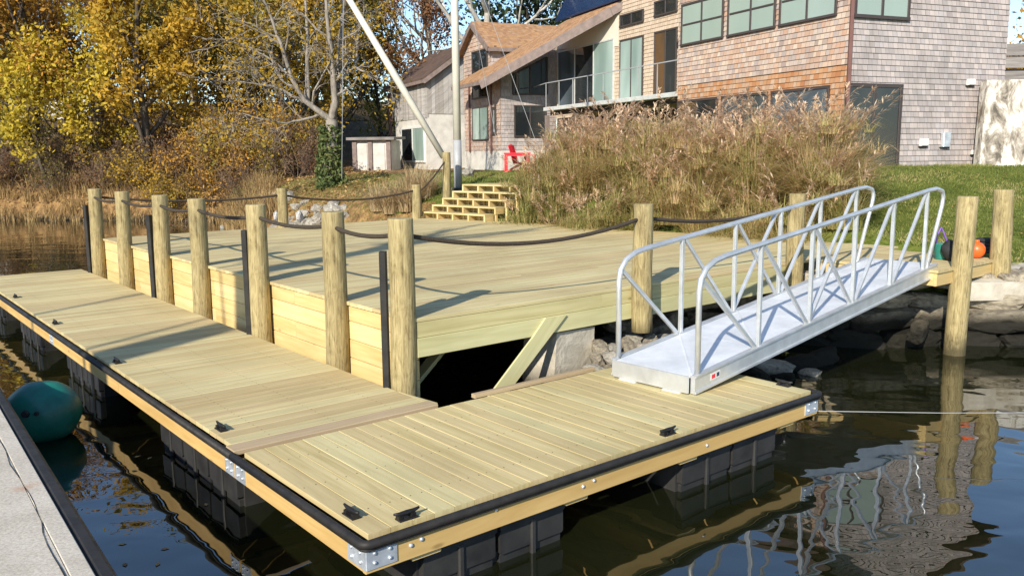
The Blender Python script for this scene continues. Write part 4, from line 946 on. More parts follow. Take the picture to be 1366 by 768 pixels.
mid = [( (tri[0][0] + tri[1][0]) / 2, tri[0][1]), ((tri[0][0] + tri[1][0]) / 2, (tri[2][1] + tri[3][1]) / 2)]; m.bar(W4.P(mid[0], .035), W4.P(mid[1], .035), .06, .06, n3); f = m.build('window', M['frame'], wing)
m = MB(); m.prism([W4.P(q, .024) for q in tri], n3 * .004); m.build('pane', M['glass'], f)
# dormer roof (ridge along D2)
ov = .28; m = MB(); back = 5.0
def rp(s, z, t): return v3(W5.p0 + D1 * s + N1 * .25 + D2 * t, z)
sl5 = (zA - zE) / (sm_ - sa_)
for sg_ in (-1, 1):
    se = sm_ + sg_ * (sm_ - sa_ + ov); m.prism([rp(se, zE - ov * sl5, 0), rp(sm_, zA, 0), rp(sm_, zA, back), rp(se, zE - ov * sl5, back)], Z3 * .12)
m.build('dormer_roof', M['roof'], wing)
m = MB()
for sg_ in (-1, 1): se = sm_ + sg_ * (sm_ - sa_ + ov); m.bar(rp(se, zE - ov * sl5 - .02, -.02), rp(sm_, zA - .02, -.02), .05, .2, Z3)
m.bar(rp(sa_ - ov, zE - ov * sl5 - .02, 0), rp(sa_ - ov, zE - ov * sl5 - .02, back), .04, .16); m.build('dormer_trim', M['trim'], wing)
# sloping main roof of the wing
R1p = aty(640, 110, W4.P((sL, 0))[1] - .55); R2p = aty(815, 12, W3.px(815, 60)[0] * D1[1] + W3.p0[1] - .45); R3p = R2p + (R2p - R1p) * .75
m = MB(); bk_ = v3(D1) * 3.1; m.prism([R1p, R2p, R3p, R3p + bk_, R2p + bk_, R1p + bk_], Z3 * .1); m.build('roof', M['roof'], wing)
m = MB(); m.bar(R1p + np.array([.02, -.02, -.1]), R2p + np.array([.02, -.02, -.1]), .05, .34, Z3); m.bar(R2p + np.array([.03, -.02, -.1]), R3p + np.array([.03, -.02, -.1]), .05, .3, Z3); m.bar(R1p - Z3 * .03, R1p + bk_ - Z3 * .03, .1, .14); m.build('barge_board', M['trim'], wing)
nrm_ = np.cross(R2p - R1p, bk_); nrm_ /= np.linalg.norm(nrm_); nrm_ = nrm_ if nrm_[2] > 0 else -nrm_
def onroof(x, y): d = ray(x, y); k = np.dot(R1p + Z3 * .16 - CAM, nrm_) / np.dot(d, nrm_); return CAM + d * k
e_ = (R2p - R1p) / np.linalg.norm(R2p - R1p)
m = MB(); spp = [onroof(*q) + nrm_ * .02 for q in ((741, 31), (826, 1), (872, -30), (905, -75), (800, -75), (765, -20))]; m.prism(spp, nrm_ * .05); m.build('solar_panels', M['solar'], wing)
for (W_, x_, y0_, y1_) in ((W5, 656, 108, 205), (W5, 627, 100, 203)):
    s_, z1_ = W_.px(x_, y0_); m = MB(); m.box(W_.P((s_ - .04, W_.px(x_, y1_)[1]), .02), v3(W_.d) * .08, v3(W_.n) * .07, Z3 * (z1_ - W_.px(x_, y1_)[1]), .01); m.build('downspout', M['copper'], wing)

# barn
bc = aty(570, 150, 39.)[:2]; Wb1, Wb2 = Wall(bc, D1, N1), Wall(bc, D2, N2)
barn = thing('barn', 'old grey board barn with brown roof behind the leaning spar', 'barn', v3(bc, 2.1))
sB = Wb1.px(527, 150)[0]; zmid = Wb1.px(570, 157)[1]; sB2 = Wb2.px(640, 150)[0]
def vboards(mb, W, poly, out=.0):
    s0 = min(p[0] for p in poly); s1 = max(p[0] for p in poly); s = s0
    polyT = [(p[1], p[0]) for p in poly]
    while s < s1 - .02:
        w = min(random.uniform(.16, .26), s1 - s); ra = clip_range(polyT, s + .002); rb = clip_range(polyT, s + w - .002)
        if ra and rb: mb.prism([W.P((s + .004, ra[0]), out), W.P((s + w - .004, rb[0]), out), W.P((s + w - .004, rb[1]), out), W.P((s + .004, ra[1]), out)], v3(W.n) * random.uniform(.02, .034))
        s += w
    # board UV runs along its length
    mb.uv = mb.uv
m = MB(); pb1 = [(0, zmid), (sB, zmid), (sB, Wb1.px(527, 116)[1]), (0, Wb1.px(570, 107)[1])]; backing(m, Wb1, pb1); vboards(m, Wb1, pb1); m.build('board_wall', M['barnboard'], barn)
m = MB(); pb2 = [(0, Wb2.px(570, 152)[1]), (sB2, Wb2.px(570, 152)[1]), (sB2, Wb2.px(640, 52)[1]), (0, Wb2.px(570, 107)[1])]; backing(m, Wb2, pb2); vboards(m, Wb2, pb2); m.build('board_wall', M['barnboard'], barn)
m = MB(); backing(m, Wb1, [(0, 1.4), (sB, 1.4), (sB, zmid - .002), (0, zmid - .002)]); backing(m, Wb2, [(0, 1.4), (sB2, 1.4), (sB2, pb2[0][1] - .002), (0, pb2[0][1] - .002)], .3); m.build('masonry_wall', M['stucco'], barn)
pxwin(barn, Wb1, 568, 217, 536, 171, 2, 1, gl=['blindpale', 'glass'], fr='white', name='glass_door', fw=.09)
E0 = aty(571, 108, bc[1] - .3); E1 = E0 + v3(D1) * (sB + 1.4); z4 = Wb2.px(628, 62); R0_ = v3(bc + D2 * z4[0] - D1 * .3, z4[1] + .1); RR = R0_ + v3(D1) * (sB + 1.4)
E0 = v3(bc - D1 * .3 - D2 * .25, E0[2]); E1 = E0 + v3(D1) * (sB + 1.4)
m = MB(); m.prism([E0, R0_, RR, E1], Z3 * .14); m.build('roof', M['roofbrown'], barn)
m = MB(); m.bar(E0 - Z3 * .05, R0_ - Z3 * .05, .05, .18); m.bar(E0 - Z3 * .02, E1 - Z3 * .02, .05, .14); m.build('roof_trim', M['trim'], barn)
m = MB(); m.box(Wb1.P((sB + .02, 1.4), -1.6), v3(D1) * 1.1, v3(N1) * .1, Z3 * 3.5); m.build('porch_back_wall', M['void_shade'], barn)
m = MB(); m.box(Wb1.P((sB + 1.0, 1.4), -.12), v3(D1) * .14, v3(N1) * .14, Z3 * (E0[2] - 1.5)); m.build('porch_post', M['copper'], barn)
# shed
c0 = aty(474, 222, 39.5); sh_ = thing('storage_shed', 'low white panelled shed with flat roof between the ivy tree and the barn', 'shed', c0)
Ws = Wall(aty(522, 200, 39.0)[:2], -np.array([.99, -.12]), np.array([-.12, -.99])); wS = Ws.px(470, 200)[0]; zS = Ws.px(496, 187)[1]
m = MB(); m.prism([Ws.P((0, 1.3)), Ws.P((wS, 1.3)), Ws.P((wS, zS)), Ws.P((0, zS))], v3(-Ws.n) * 1.6); m.build('wall', M['stucco'], sh_)
m = MB(); m.prism([Ws.P((-.2, zS), .25), Ws.P((wS + .2, zS), .25), Ws.P((wS + .2, zS + .06), -1.9), Ws.P((-.2, zS + .06), -1.9)], Z3 * .12); m.build('roof', M['oldboard'], sh_)
m = MB()
for s_ in (.02, wS * .48, wS - .22): m.box(Ws.P((s_, 1.3), .005), v3(Ws.d) * .2, v3(Ws.n) * .08, Z3 * (zS - 1.3))
m.build('corner_boards', M['trim'], sh_)
for s_ in (.3, wS * .62): m = MB(); m.box(Ws.P((s_, 1.75), .003), v3(Ws.d) * (wS * .3), v3(Ws.n) * .03, Z3 * (zS - 1.95), .006); m.build('white_panel', M['stucco'], sh_)
# old painted wall and board wall right of the house
pw = [aty(1317, 107, 20.4), aty(1306, 222, 20.2), aty(1640, 222, 21.2), aty(1640, 100, 21.2)]; pw[1][2] -= .5; pw[2][2] -= .6
m = MB(); m.prism(pw, np.array([.1, 1.0, 0]) * .35); tag(m.build('concrete_wall', M['stainwall'], None, pw[1]), 'old white painted concrete wall with dark stains at the right of the house', 'wall')
bw = [aty(1338, 58, 22.2), aty(1338, 108, 22.2), aty(1640, 108, 23), aty(1640, 50, 23)]
bwl = thing('board_wall', 'weathered grey board wall standing above the stained white wall', 'wall', bw[1])
m = MB(); n_ = 3
for k in range(n_):
    f0_, f1_ = k / n_, (k + 1) / n_ - .02; lf = lambda f: bw[1] + (bw[0] - bw[1]) * f; rf_ = lambda f: bw[2] + (bw[3] - bw[2]) * f
    m.prism([lf(f0_) - np.array([0, .06 * (k % 2 + 1), 0]), rf_(f0_) - np.array([0, .06, 0]), rf_(f1_), lf(f1_)], np.array([.02, .12, 0]))
m.build('boards', M['oldboard'], bwl)
# far house behind the left trees
fh = thing('far_house', 'pale house with brick chimney half hidden behind the left trees', 'house', aty(60, 200, 62))
m = MB(); a_ = aty(-60, 150, 62); b_ = aty(120, 150, 62); a_[2] = b_[2] = 2.; m.box(a_, b_ - a_, np.array([0, 6., 0]), Z3 * 5.6); m.build('wall', M['stucco'], fh)
m = MB(); m.prism([a_ + np.array([-.4, -.4, 5.5]), b_ + np.array([.4, -.4, 5.5]), b_ + np.array([.4, 3, 8.]), a_ + np.array([-.4, 3, 8.])], Z3 * .2); rf2 = m.build('roof', M['roofbrown'], fh)
m = MB(); c_ = aty(112, 100, 64); m.box(np.array([c_[0] - .6, 64, 6.]), np.array([1.1, 0, 0]), np.array([0, .9, 0]), Z3 * 3.4); m.build('chimney', M['copper'], rf2)
for k in range(4):
    m = MB(); m.box(a_ + (b_ - a_) * (.15 + .22 * k) + np.array([0, -.06, 2.6]), np.array([.9, 0, 0]), np.array([0, .05, 0]), Z3 * 1.5); m.build('window', M['glass'], fh)
# utility pole with wires
up_ = aty(523, 140, 62); ut = thing('utility_pole', 'distant utility pole with cross arm in the gap of blue sky', 'utility pole', np.array([up_[0], 62, 4.]))
t_ = aty(522, 63, 62); m = MB(); m.tube([np.array([up_[0], 62, 3.]), t_], [.16, .12], 8); m.build('pole', M['barkdark'], ut)
m = MB(); m.bar(t_ + np.array([-.9, 0, -.4]), t_ + np.array([.9, 0, -.4]), .1, .12); m.build('cross_arm', M['barkdark'], ut)
for k, dz in enumerate((0, -.6)):
    m = MB(); a_ = t_ + np.array([-.6 + k * 1.2, 0, -.35 + dz * .1]); pts = [a_ + (np.array([26, -8, 1.5]) - 0) * f - Z3 * 2.2 * 4 * f * (1 - f) * .3 for f in np.linspace(-1, 1, 20)]
    m.tube(pts, .018, 4); m.build('wire', M['black'], ut)

# red table and chair
tc_ = aty(690, 222, 31.); tz = ground_z(tc_[0], tc_[1]); tc_[2] = tz
rt = thing('garden_table', 'bright red wooden table on the grass below the left wing', 'table', tc_)
hT = aty(690, 204.5, 31.)[2]; wT = .96
m = MB()
for k in range(5): m.box(np.array([tc_[0] - wT / 2, tc_[1] - .3 + k * .13, hT - .03]), np.array([wT, 0, 0]), np.array([0, .12, 0]), Z3 * .05, .004)
m.box(np.array([tc_[0] - wT / 2 + .03, tc_[1] - .27, hT - .1]), np.array([wT - .06, 0, 0]), np.array([0, .55, 0]), Z3 * .068); m.build('tabletop', M['red'], rt)
for sx in (-1, 1):
    for sy in (0, 1): m = MB(); m.box(np.array([tc_[0] + sx * (wT / 2 - .08) - .06, tc_[1] - .28 + sy * .5, tz - .1]), np.array([.12, 0, 0]), np.array([0, .07, 0]), Z3 * (hT - tz), .004); m.build('leg', M['red'], rt)
cc = np.array([tc_[0] + .15, tc_[1] + .95, tz]); ch_ = thing('garden_chair', 'bright red slatted garden chair standing behind the red table', 'chair', cc)
m = MB()
for k in range(5): m.box(cc + np.array([-.36 + k * .09, .12 + .0, .30]), np.array([.08, 0, 0]), np.array([0, .025, 0]), np.array([0, .22, .68 + .04 * (2 - abs(k - 2)) * .4]), .004)
m.build('backrest', M['red'], ch_)
m = MB()
for k in range(5): m.box(cc + np.array([-.36, -.4 + k * .1, .38 - k * .02]), np.array([.72, 0, 0]), np.array([0, .09, 0]), Z3 * .025, .004)
m.build('seat', M['red'], ch_)
for sx in (-1, 1):
    m = MB(); m.box(cc + np.array([sx * .4 - .05, -.45, .60]), np.array([.12, 0, 0]), np.array([0, .75, 0]), Z3 * .025, .004); m.build('armrest', M['red'], ch_)
    m = MB(); m.box(cc + np.array([sx * .4 - .03, -.4, -.1]), np.array([.08, 0, 0]), np.array([0, .06, 0]), Z3 * .7, .004); m.build('leg', M['red'], ch_)
    m = MB(); m.prism([cc + np.array([sx * .36, .5, -.05]), cc + np.array([sx * .36, .6, -.05]), cc + np.array([sx * .36, -.3, .42]), cc + np.array([sx * .36, -.36, .32])], np.array([.03, 0, 0])); m.build('leg', M['red'], ch_)
ch_.rotation_euler = (0, 0, math.radians(62))
p = aty(622, 218, 27.5); put(RK[2], 'garden_boulder', (p[0], p[1], ground_z(p[0], p[1]) + .12), .3, (0, 0, 1), 'grey boulder on the lawn right of the foot of the mast', 'boulder')
# ------------------------------------------------------------------ trees
def unit(v): v = np.array(v, float); return v / (np.linalg.norm(v) + 1e-12)
class Tree:
    def __init__(s, seed): s.rg = np.random.default_rng(seed); s.limbs = []; s.tips = []
    def limb(s, p, d, L, r, lvl, maxl, nch, droop=.0, upw=.12, wig=.22, first=.3, ratio=.58, ang=(.55, 1.05)):
        n = 6 if lvl <= 1 else 4; pts = [np.array(p)]; d = unit(d); ds = [d]
        for k in range(n):
            d = unit(d + s.rg.normal(size=3) * wig * (.7 if lvl == 0 else 1) + np.array([0, 0, upw - droop * lvl * .25]))
            pts.append(pts[-1] + d * L / n); ds.append(d)
        rr = [max(.004, r * (1 - .72 * k / n)) for k in range(n + 1)]
        s.limbs.append((pts, rr, lvl))
        if lvl >= maxl: s.tips.extend(pts[1:]); return
        if lvl >= maxl - 1: s.tips.append(pts[-1])
        m_ = nch[lvl]
        for c in range(m_):
            f = first + (1 - first) * (c + s.rg.random()) / m_ if lvl else first + (1.02 - first) * (c + .6 * s.rg.random()) / m_
            x = min(f, .999) * n; i = int(x); q = pts[i] + (pts[i + 1] - pts[i]) * (x - i)
            ax = unit(np.cross(ds[i], s.rg.normal(size=3))); an = s.rg.uniform(*ang)
            nd = ds[i] * math.cos(an) + ax * math.sin(an)
            rc = (r * (1 - .72 * f)) * s.rg.uniform(.5, .72)
            s.limb(q, nd, L * ratio * s.rg.uniform(.7, 1.2) * (1.15 - .45 * f), max(.006, rc), lvl + 1, maxl, nch, droop, upw, wig, .2, ratio, ang)
    def meshes(s, root, bark, minr=.0, twig=1.):
        tr, br = MB(), MB()
        for pts, rr, lvl in s.limbs:
            if lvl == 0: tr.tube(pts, [max(x, minr) for x in rr], 10, False, .5)
            else: br.tube(pts, [max(x * twig, minr) for x in rr], 6 if lvl == 1 else (4 if lvl == 2 else 3), False, .5)
        tr.build('trunk', M[bark], root)
        if br.v: br.build('branches', M[bark], root)
def leaves(s, root, mat, n, sig, size, keep=1., zsq=.8, cl=.6, name='foliage'):
    n = int(n * 1.9)
    T = np.array(s.tips); 
    if keep < 1: T = T[RNG.random(len(T)) < keep]
    cv = np.array([.5 + .75 * mnoise.noise(Vector((t[0] * .5, t[1] * .5, t[2] * .5 + 11))) for t in T])
    i = RNG.integers(0, len(T), n); Cn = T[i] + RNG.normal(size=(n, 3)) * sig * [1, 1, zsq]
    U = rand_dirs(n); U[:, 2] -= .35; U /= np.linalg.norm(U, axis=1, keepdims=True)
    V = np.cross(U, rand_dirs(n)); V /= np.linalg.norm(V, axis=1, keepdims=True) + 1e-9
    sz = size * RNG.uniform(.35, 1.45, (n, 1)) * .68; rnd = np.clip(cl * cv[i] + (1 - cl) * RNG.random(n), 0, 1)
    return quads(name, Cn, U * sz, V * sz, rnd, M[mat], root)
def mktree(name, label, px, Y, H, mat, nl, seed, spread=.5, trunk_r=None, bark='barkdark', sig=.35, size=.12, nch=(9, 5, 4), maxl=3, lean=(0, 0, 1), first=.28, keep=1., group='trees on the far bank', ratio=.55, cl=.6, z0=None, x=None, twig=1., minr=.0, ang=(.55, 1.1), upw=.1, wig=.2):
    if x is None: x = aty(px, 220, Y)[0]
    z = ground_z(x, Y) - .15 if z0 is None else z0
    root = thing(name, label, 'tree', np.array([x, Y, z]), group)
    t = Tree(seed); t.limb((x, Y, z), lean, H, trunk_r or H * .02, 0, maxl, nch, 0., upw, wig * .5, first, ratio * spread * 2 * .5 + .0, ang)
    t.meshes(root, bark, minr, twig)
    if nl: leaves(t, root, mat, nl, sig, size, keep, cl=cl)
    return root, t
G_ = 'trees on the far bank'
mktree('maple_tree', 'golden yellow maple in full autumn leaf, brightest crown left of the bare ivy tree', 195, 37, 8.6, 'L_gold', 7600, 3, 1.0, .2, sig=.30, size=.145, nch=(13, 6, 4), first=.12, ratio=.42)
mktree('oak_tree', 'tall rusty orange oak at the far left, its crown spreading above the two yellow maples', 55, 39, 8.6, 'L_orange', 3300, 5, 1.0, .28, sig=.38, size=.15, nch=(12, 6, 4), first=.3, ratio=.5, keep=.75)
mktree('young_maple', 'small bright yellow maple low on the bank at the far left', 62, 36.5, 5.2, 'L_yellow', 2600, 8, 1.0, .09, sig=.24, size=.13, nch=(11, 5, 4), first=.2, ratio=.45, keep=.8)
mktree('young_maple', 'slender yellow maple leaning over the water between the two big left trees', 128, 36.8, 6.2, 'L_yellow', 2700, 11, 1.0, .09, sig=.25, size=.13, nch=(11, 5, 4), first=.15, ratio=.42, lean=(.12, -.1, 1), keep=.8)
mktree('russet_tree', 'dark russet tree with thin leaves behind the leftmost maples', 8, 47, 9.5, 'L_russet', 3600, 13, 1.0, .24, sig=.5, size=.16, nch=(12, 6, 4), first=.2, ratio=.48, keep=.8)
mktree('oak_tree', 'half bare olive brown oak with many grey twigs left of the ivy tree', 335, 40, 11.5, 'L_olive', 6200, 17, 1.0, .24, 'bark', sig=.4, size=.13, nch=(13, 7, 5), first=.2, ratio=.46, keep=.8)
mktree('oak_tree', 'dense dark golden oak directly behind the bare ivy tree', 452, 47, 14.0, 'L_orange', 11500, 19, 1.0, .28, sig=.36, size=.14, nch=(15, 6, 4), first=.12, ratio=.40, cl=.5, lean=(-.04, 0, 1))
mktree('olive_tree', 'low gold and green tree under the twigs left of the ivy tree', 385, 38, 7.2, 'L_gold', 6400, 23, 1.0, .14, sig=.32, size=.13, nch=(12, 6, 4), first=.12, ratio=.5)
mktree('oak_tree', 'sparse tan oak with many bare twigs, second from the golden maple', 268, 43, 11, 'L_olive', 5600, 29, 1.0, .26, 'bark', sig=.45, size=.14, nch=(12, 6, 5), first=.25, ratio=.46, keep=.6)
mktree('oak_tree', 'orange brown oak whose crown shows above the golden maple', 150, 50, 11.2, 'L_orange', 3000, 31, 1.0, .3, sig=.5, size=.18, nch=(13, 6, 4), first=.3, ratio=.48, keep=.8)
mktree('oak_tree', 'dull brown oak far behind the half bare oak', 420, 52, 14, 'L_orange', 7000, 37, 1.0, .3, sig=.55, size=.18, nch=(13, 6, 4), first=.2, ratio=.46, keep=.8)
mktree('bare_tree', 'leafless pale tree showing in the sky gap right of the leaning spar', 585, 50, 13.5, None, 0, 41, 1.0, .2, 'barkpale', nch=(11, 6, 5), first=.3, ratio=.42, twig=1.3, minr=.014)
mktree('bare_tree', 'white barked leafless tree behind the cedar dormer roof', 655, 44, 13.5, None, 0, 43, 1.0, .24, 'barkpale', nch=(11, 6, 4), first=.35, ratio=.42, twig=1.3, minr=.014)
mktree('russet_tree', 'rusty red small tree right of the sky gap beside the barn roof', 603, 46, 9.2, 'L_russet', 2600, 47, 1.0, .14, sig=.3, size=.13, nch=(12, 5, 4), first=.3, ratio=.34)
mktree('pine_tree', 'dark evergreen behind the ridge of the left wing', 715, 50, 14, 'L_green', 9000, 53, 1.0, .26, sig=.45, size=.2, nch=(15, 6, 4), first=.1, ratio=.46)
mktree('pine_tree', 'dark evergreen deep in the wood behind the half bare oak', 300, 58, 12, 'L_green', 4200, 59, 1.0, .26, sig=.6, size=.22, nch=(15, 6, 4), first=.1, ratio=.42)
mktree('russet_tree', 'orange brown tree seen beside the right edge of the house', 1366, 40, 6.2, 'L_orange', 3600, 61, 1.0, .24, sig=.45, size=.16, nch=(13, 6, 4), first=.15, ratio=.46)
mktree('bare_tree', 'leafless grey tree among the leafy ones behind the golden maple', 240, 47, 13, None, 0, 67, 1.0, .2, 'bark', nch=(12, 7, 5), first=.25, ratio=.44, twig=1.2, minr=.013)
mktree('bare_tree', 'leafless grey tree rising left of the ivy tree crown', 375, 42, 12, None, 0, 71, 1.0, .17, 'barkpale', nch=(12, 7, 5), first=.25, ratio=.42, twig=1.2, minr=.012)
mktree('russet_tree', 'brown leaved tree at the shore near the left edge of the picture', -60, 38, 9, 'L_orange', 3600, 73, 1.0, .2, sig=.4, size=.15, nch=(12, 6, 4), first=.15, ratio=.48)

for px, Y_, H_, mt_, nl_, sd_, lb in ((20, 44, 7.5, 'L_olive', 3000, 301, 'low olive tree filling the gap behind the leftmost yellow maple'), (165, 46, 8.5, 'L_russet', 3200, 303, 'low russet tree behind the trunk of the golden maple'), (232, 44, 7.6, 'L_gold', 3200, 305, 'low dull gold tree just right of the golden maple'), (300, 45, 8.2, 'L_russet', 3400, 307, 'low brown tree behind the trunk of the half bare oak'), (362, 46, 8.6, 'L_olive', 3600, 309, 'low olive tree between the half bare oak and the ivy tree'), (440, 48, 9., 'L_olive', 3600, 311, 'low olive tree straight behind the ivy trunk'), (95, 47, 8, 'L_gold', 2800, 313, 'low gold tree behind the slender leaning maple'), (505, 50, 6., 'L_olive', 2000, 315, 'low dark olive tree behind the roof end of the barn')):
    mktree('understory_tree', lb, px, Y_, H_, mt_, nl_, sd_, 1.0, .12, sig=.4, size=.16, nch=(13, 6, 4), first=.06, ratio=.5, cl=.5)
# big bare tree with ivy trunk
TY = 26.5; tb = aty(441, 240, TY); tb[2] = ground_z(tb[0], TY) - .1
iv = thing('ivy_tree', 'big leafless pale tree with a forked trunk wrapped in green ivy at its foot', 'tree', tb, G_)
t = Tree(99)
def hand(pxs, r0, r1, dy=0., kids=7, L=1.3, lvl=1):
    pts = []
    n = len(pxs)
    for k, (x, y) in enumerate(pxs): pts.append(aty(x, y, TY + dy * k / (n - 1)))
    if pxs[0][1] > 230: pts[0] = tb.copy()
    dense = []
    for a, b in zip(pts[:-1], pts[1:]):
        for q in range(4): f = q / 4; dense.append(a + (b - a) * f + t.rg.normal(size=3) * .012)
    dense.append(pts[-1]); m_ = len(dense)
    t.limbs.append((dense, [.76 * (r0 + (r1 - r0) * k / (m_ - 1)) for k in range(m_)], 0 if r0 > .2 else lvl))
    for c in range(kids):
        k = int(m_ * (.25 + .74 * (c + t.rg.random()) / kids)); k = min(k, m_ - 2); d = unit(dense[k + 1] - dense[k]); ax = unit(np.cross(d, t.rg.normal(size=3))); an = t.rg.uniform(.5, 1.1)
        t.limb(dense[k], d * math.cos(an) + ax * math.sin(an), L * t.rg.uniform(.6, 1.3), (r0 + (r1 - r0) * k / m_) * .36, 2, 4, (0, 0, 5, 3), .12, .06, .24, .15, .5)
hand([(441, 240), (441, 200), (442, 172), (442, 157)], .30, .22, 0, 0)
hand([(442, 160), (447, 137), (445, 104), (441, 62), (436, 20), (431, -40)], .17, .05, -.4, 9, 1.5)
hand([(442, 158), (450, 125), (452, 90), (455, 45), (462, -10), (466, -60)], .15, .05, .6, 9, 1.5)
hand([(441, 160), (428, 150), (405, 134), (389, 104), (378, 70), (364, 30), (348, -10)], .14, .04, -.8, 11, 1.5)
hand([(449, 118), (462, 100), (474, 87), (478, 46), (486, 12)], .085, .03, .5, 8, 1.1)
hand([(474, 90), (488, 98), (505, 109), (527, 117)], .045, .012, -1.0, 5, .7)
hand([(405, 136), (372, 118), (340, 112), (305, 108)], .07, .02, -.9, 8, 1.2)
hand([(430, 152), (405, 160), (380, 165), (345, 158), (315, 150)], .07, .018, -1.2, 9, 1.2)
hand([(411, 140), (410, 70), (408, 10), (405, -40)], .09, .04, .9, 8, 1.3)
hand([(389, 104), (360, 78), (330, 62), (290, 52)], .06, .015, -.6, 8, 1.2)
t.meshes(iv, 'bark', .006, 1.0)
n = 2600; f = RNG.random(n); an = RNG.random(n) * 2 * PI; top = aty(442, 168, TY)[2]
f = f ** 1.35; wr = .34 - .16 * f + .06 * (1 - f) ** 3 + .05 * RNG.random(n) + .05 * np.sin(an * 3 + f * 9); Cn = np.stack([tb[0] + np.cos(an) * wr, TY + np.sin(an) * wr, tb[2] + f * (top - tb[2])], 1) + RNG.normal(size=(n, 3)) * [.05, .05, .03]
U = rand_dirs(n); V = np.cross(U, rand_dirs(n)); V /= np.linalg.norm(V, axis=1, keepdims=True)
quads('ivy', Cn, U * .07, V * .07, RNG.random(n), M['L_ivy'], iv)
leaves(t, iv, 'L_gold', 1500, .18, .075, .5)
# bare trees added out of view behind the quay to throw long shadows on the dock
AZL = math.radians(23.25); sdir = np.array([math.sin(AZL), math.cos(AZL)]); pdir = np.array([sdir[1], -sdir[0]])
for perp, s_, H, r, seed, lab in ((-7.28, -6.0, 10.5, .52, 81, 'thick leafless tree added out of view behind the concrete quay as shadow caster'), (-9.95, -6.5, 9.5, .11, 83, 'slim leafless sapling added out of view behind the concrete quay as shadow caster, farther from the camera'), (-7.86, -5.2, 9.5, .075, 85, 'slim leafless sapling added as shadow caster beside the thick unseen tree behind the concrete quay')):
    p = pdir * perp + sdir * s_
    t2 = Tree(seed); root = thing('bare_tree', lab, 'tree', (p[0], p[1], .6), 'added shadow trees behind the quay')
    t2.limb((p[0], p[1], .6), (0, 0, 1), H, r, 0, 2, (6, 4), 0, .1, .05, .86, .3); t2.meshes(root, 'bark')

# ------------------------------------------------------------------ undergrowth, reeds, leaves
def scatter_px(n, x0, x1, Y0, Y1): Yv = RNG.uniform(Y0, Y1, n); Xv = (RNG.uniform(x0, x1, n) - 683) / F * Yv; return Xv, Yv
X, Y = scatter_px(15000, -140, 448, 35.5, 54); ok = shore_d(np.stack([X, Y], 1)) > .8; X, Y = X[ok], Y[ok]; gz = terrain(X, Y); n = len(X)
hh = np.abs(RNG.normal(size=n)) * .95; hh = hh * (.35 + .65 * sstep(35, 45, Y)); Cn = np.stack([X, Y, gz + hh], 1)
U = rand_dirs(n); V = np.cross(U, rand_dirs(n)); V /= np.linalg.norm(V, axis=1, keepdims=True); sz = RNG.uniform(.06, .15, (n, 1))
tag(quads('undergrowth', Cn, U * sz, V * sz, np.clip(RNG.normal(.45, .25, n), 0, 1), M['L_brush']), 'brown leafy undergrowth beneath the trees of the far bank', kind='stuff')
n = 5200; X, Y = scatter_px(n, -140, 440, 35.5, 50); ok = shore_d(np.stack([X, Y], 1)) > .6; X, Y = X[ok], Y[ok]; n = len(X); L = RNG.uniform(.5, 1.7, n)
d = rand_dirs(n); d[:, 2] = np.abs(d[:, 2]) + .6; d /= np.linalg.norm(d, axis=1, keepdims=True); Cn = np.stack([X, Y, terrain(X, Y)], 1) + d * L[:, None] * .5
V = np.cross(d, rand_dirs(n)); V /= np.linalg.norm(V, axis=1, keepdims=True)
tag(quads('dry_stems', Cn, d * L[:, None] * .5, V * .02, RNG.random(n), M['twig']), 'tangle of dry stems on the far bank', kind='stuff')
def shrub(seed, H=1.7):
    t = Tree(seed); 
    for k in range(9):
        a_ = t.rg.random() * 2 * PI; t.limb((math.cos(a_) * .12, math.sin(a_) * .12, 0), (math.cos(a_) * .5, math.sin(a_) * .5, 1), H * t.rg.uniform(.6, 1.1), .018, 1, 3, (0, 6, 4), 0, .06, .22, .15, .5)
    return t
protos = []
for sd_, mat_, nl_ in ((201, 'L_brush', 520), (203, 'L_russet', 420), (207, 'L_olive', 380), (211, 'L_gold', 1250), (217, 'L_orange', 1150)):
    t = shrub(sd_); m = MB()
    for pts, rr, lvl in t.limbs: m.tube(pts, [max(x, .007) for x in rr], 3, False, .5)
    root = thing('shrub', '', 'shrub', (0, 0, 0)); m.build('stems', M['twig'], root); leaves(t, root, mat_, nl_, .12, .06, .8); protos.append(root)
SL = ['reddish brown bare shrub on the leaf covered bank under the left trees', 'russet leaved shrub on the bank under the left trees', 'olive leaved shrub on the bank under the left trees', 'yellow leaved shrub glowing on the bank under the left trees', 'orange leaved shrub on the bank under the left trees']
def copy_tree(o, parent=None):
    c = o.copy(); COL.objects.link(c)
    if parent: c.parent = parent; c.matrix_parent_inverse = Matrix.Identity(4)
    for ch in list(o.children): copy_tree(ch, c)
    return c
used = set(); SP = [0, 1, 2, 3, 3, 3, 4, 4, 3, 4, 4, 3, 4, 0, 1]
spots = [(-10, 36.5, 1.2), (30, 37.2, 1.0), (75, 36.3, .9), (150, 37.0, 1.7), (165, 35.6, 1.3), (228, 34.6, 1.1), (262, 36.0, 1.5), (285, 34.5, 1.2), (330, 36, 1.8), (305, 36.5, 1.8), (350, 35.2, 1.4), (400, 35.5, 1.6), (372, 35, 1.3), (110, 37.5, 1.2), (150, 36.0, 1.0), (185, 36.4, 1.25), (245, 36.0, 1.2), (300, 35.5, 1.3), (322, 33.0, .8), (345, 35.0, 1.2), (372, 33.8, 1.0), (400, 33.5, 1.1), (420, 31.0, .7), (55, 39, 1.5), (135, 39.5, 1.5), (225, 39, 1.6), (310, 38, 1.5), (390, 37, 1.5), (260, 31.5, .7), (330, 30.2, .6)]
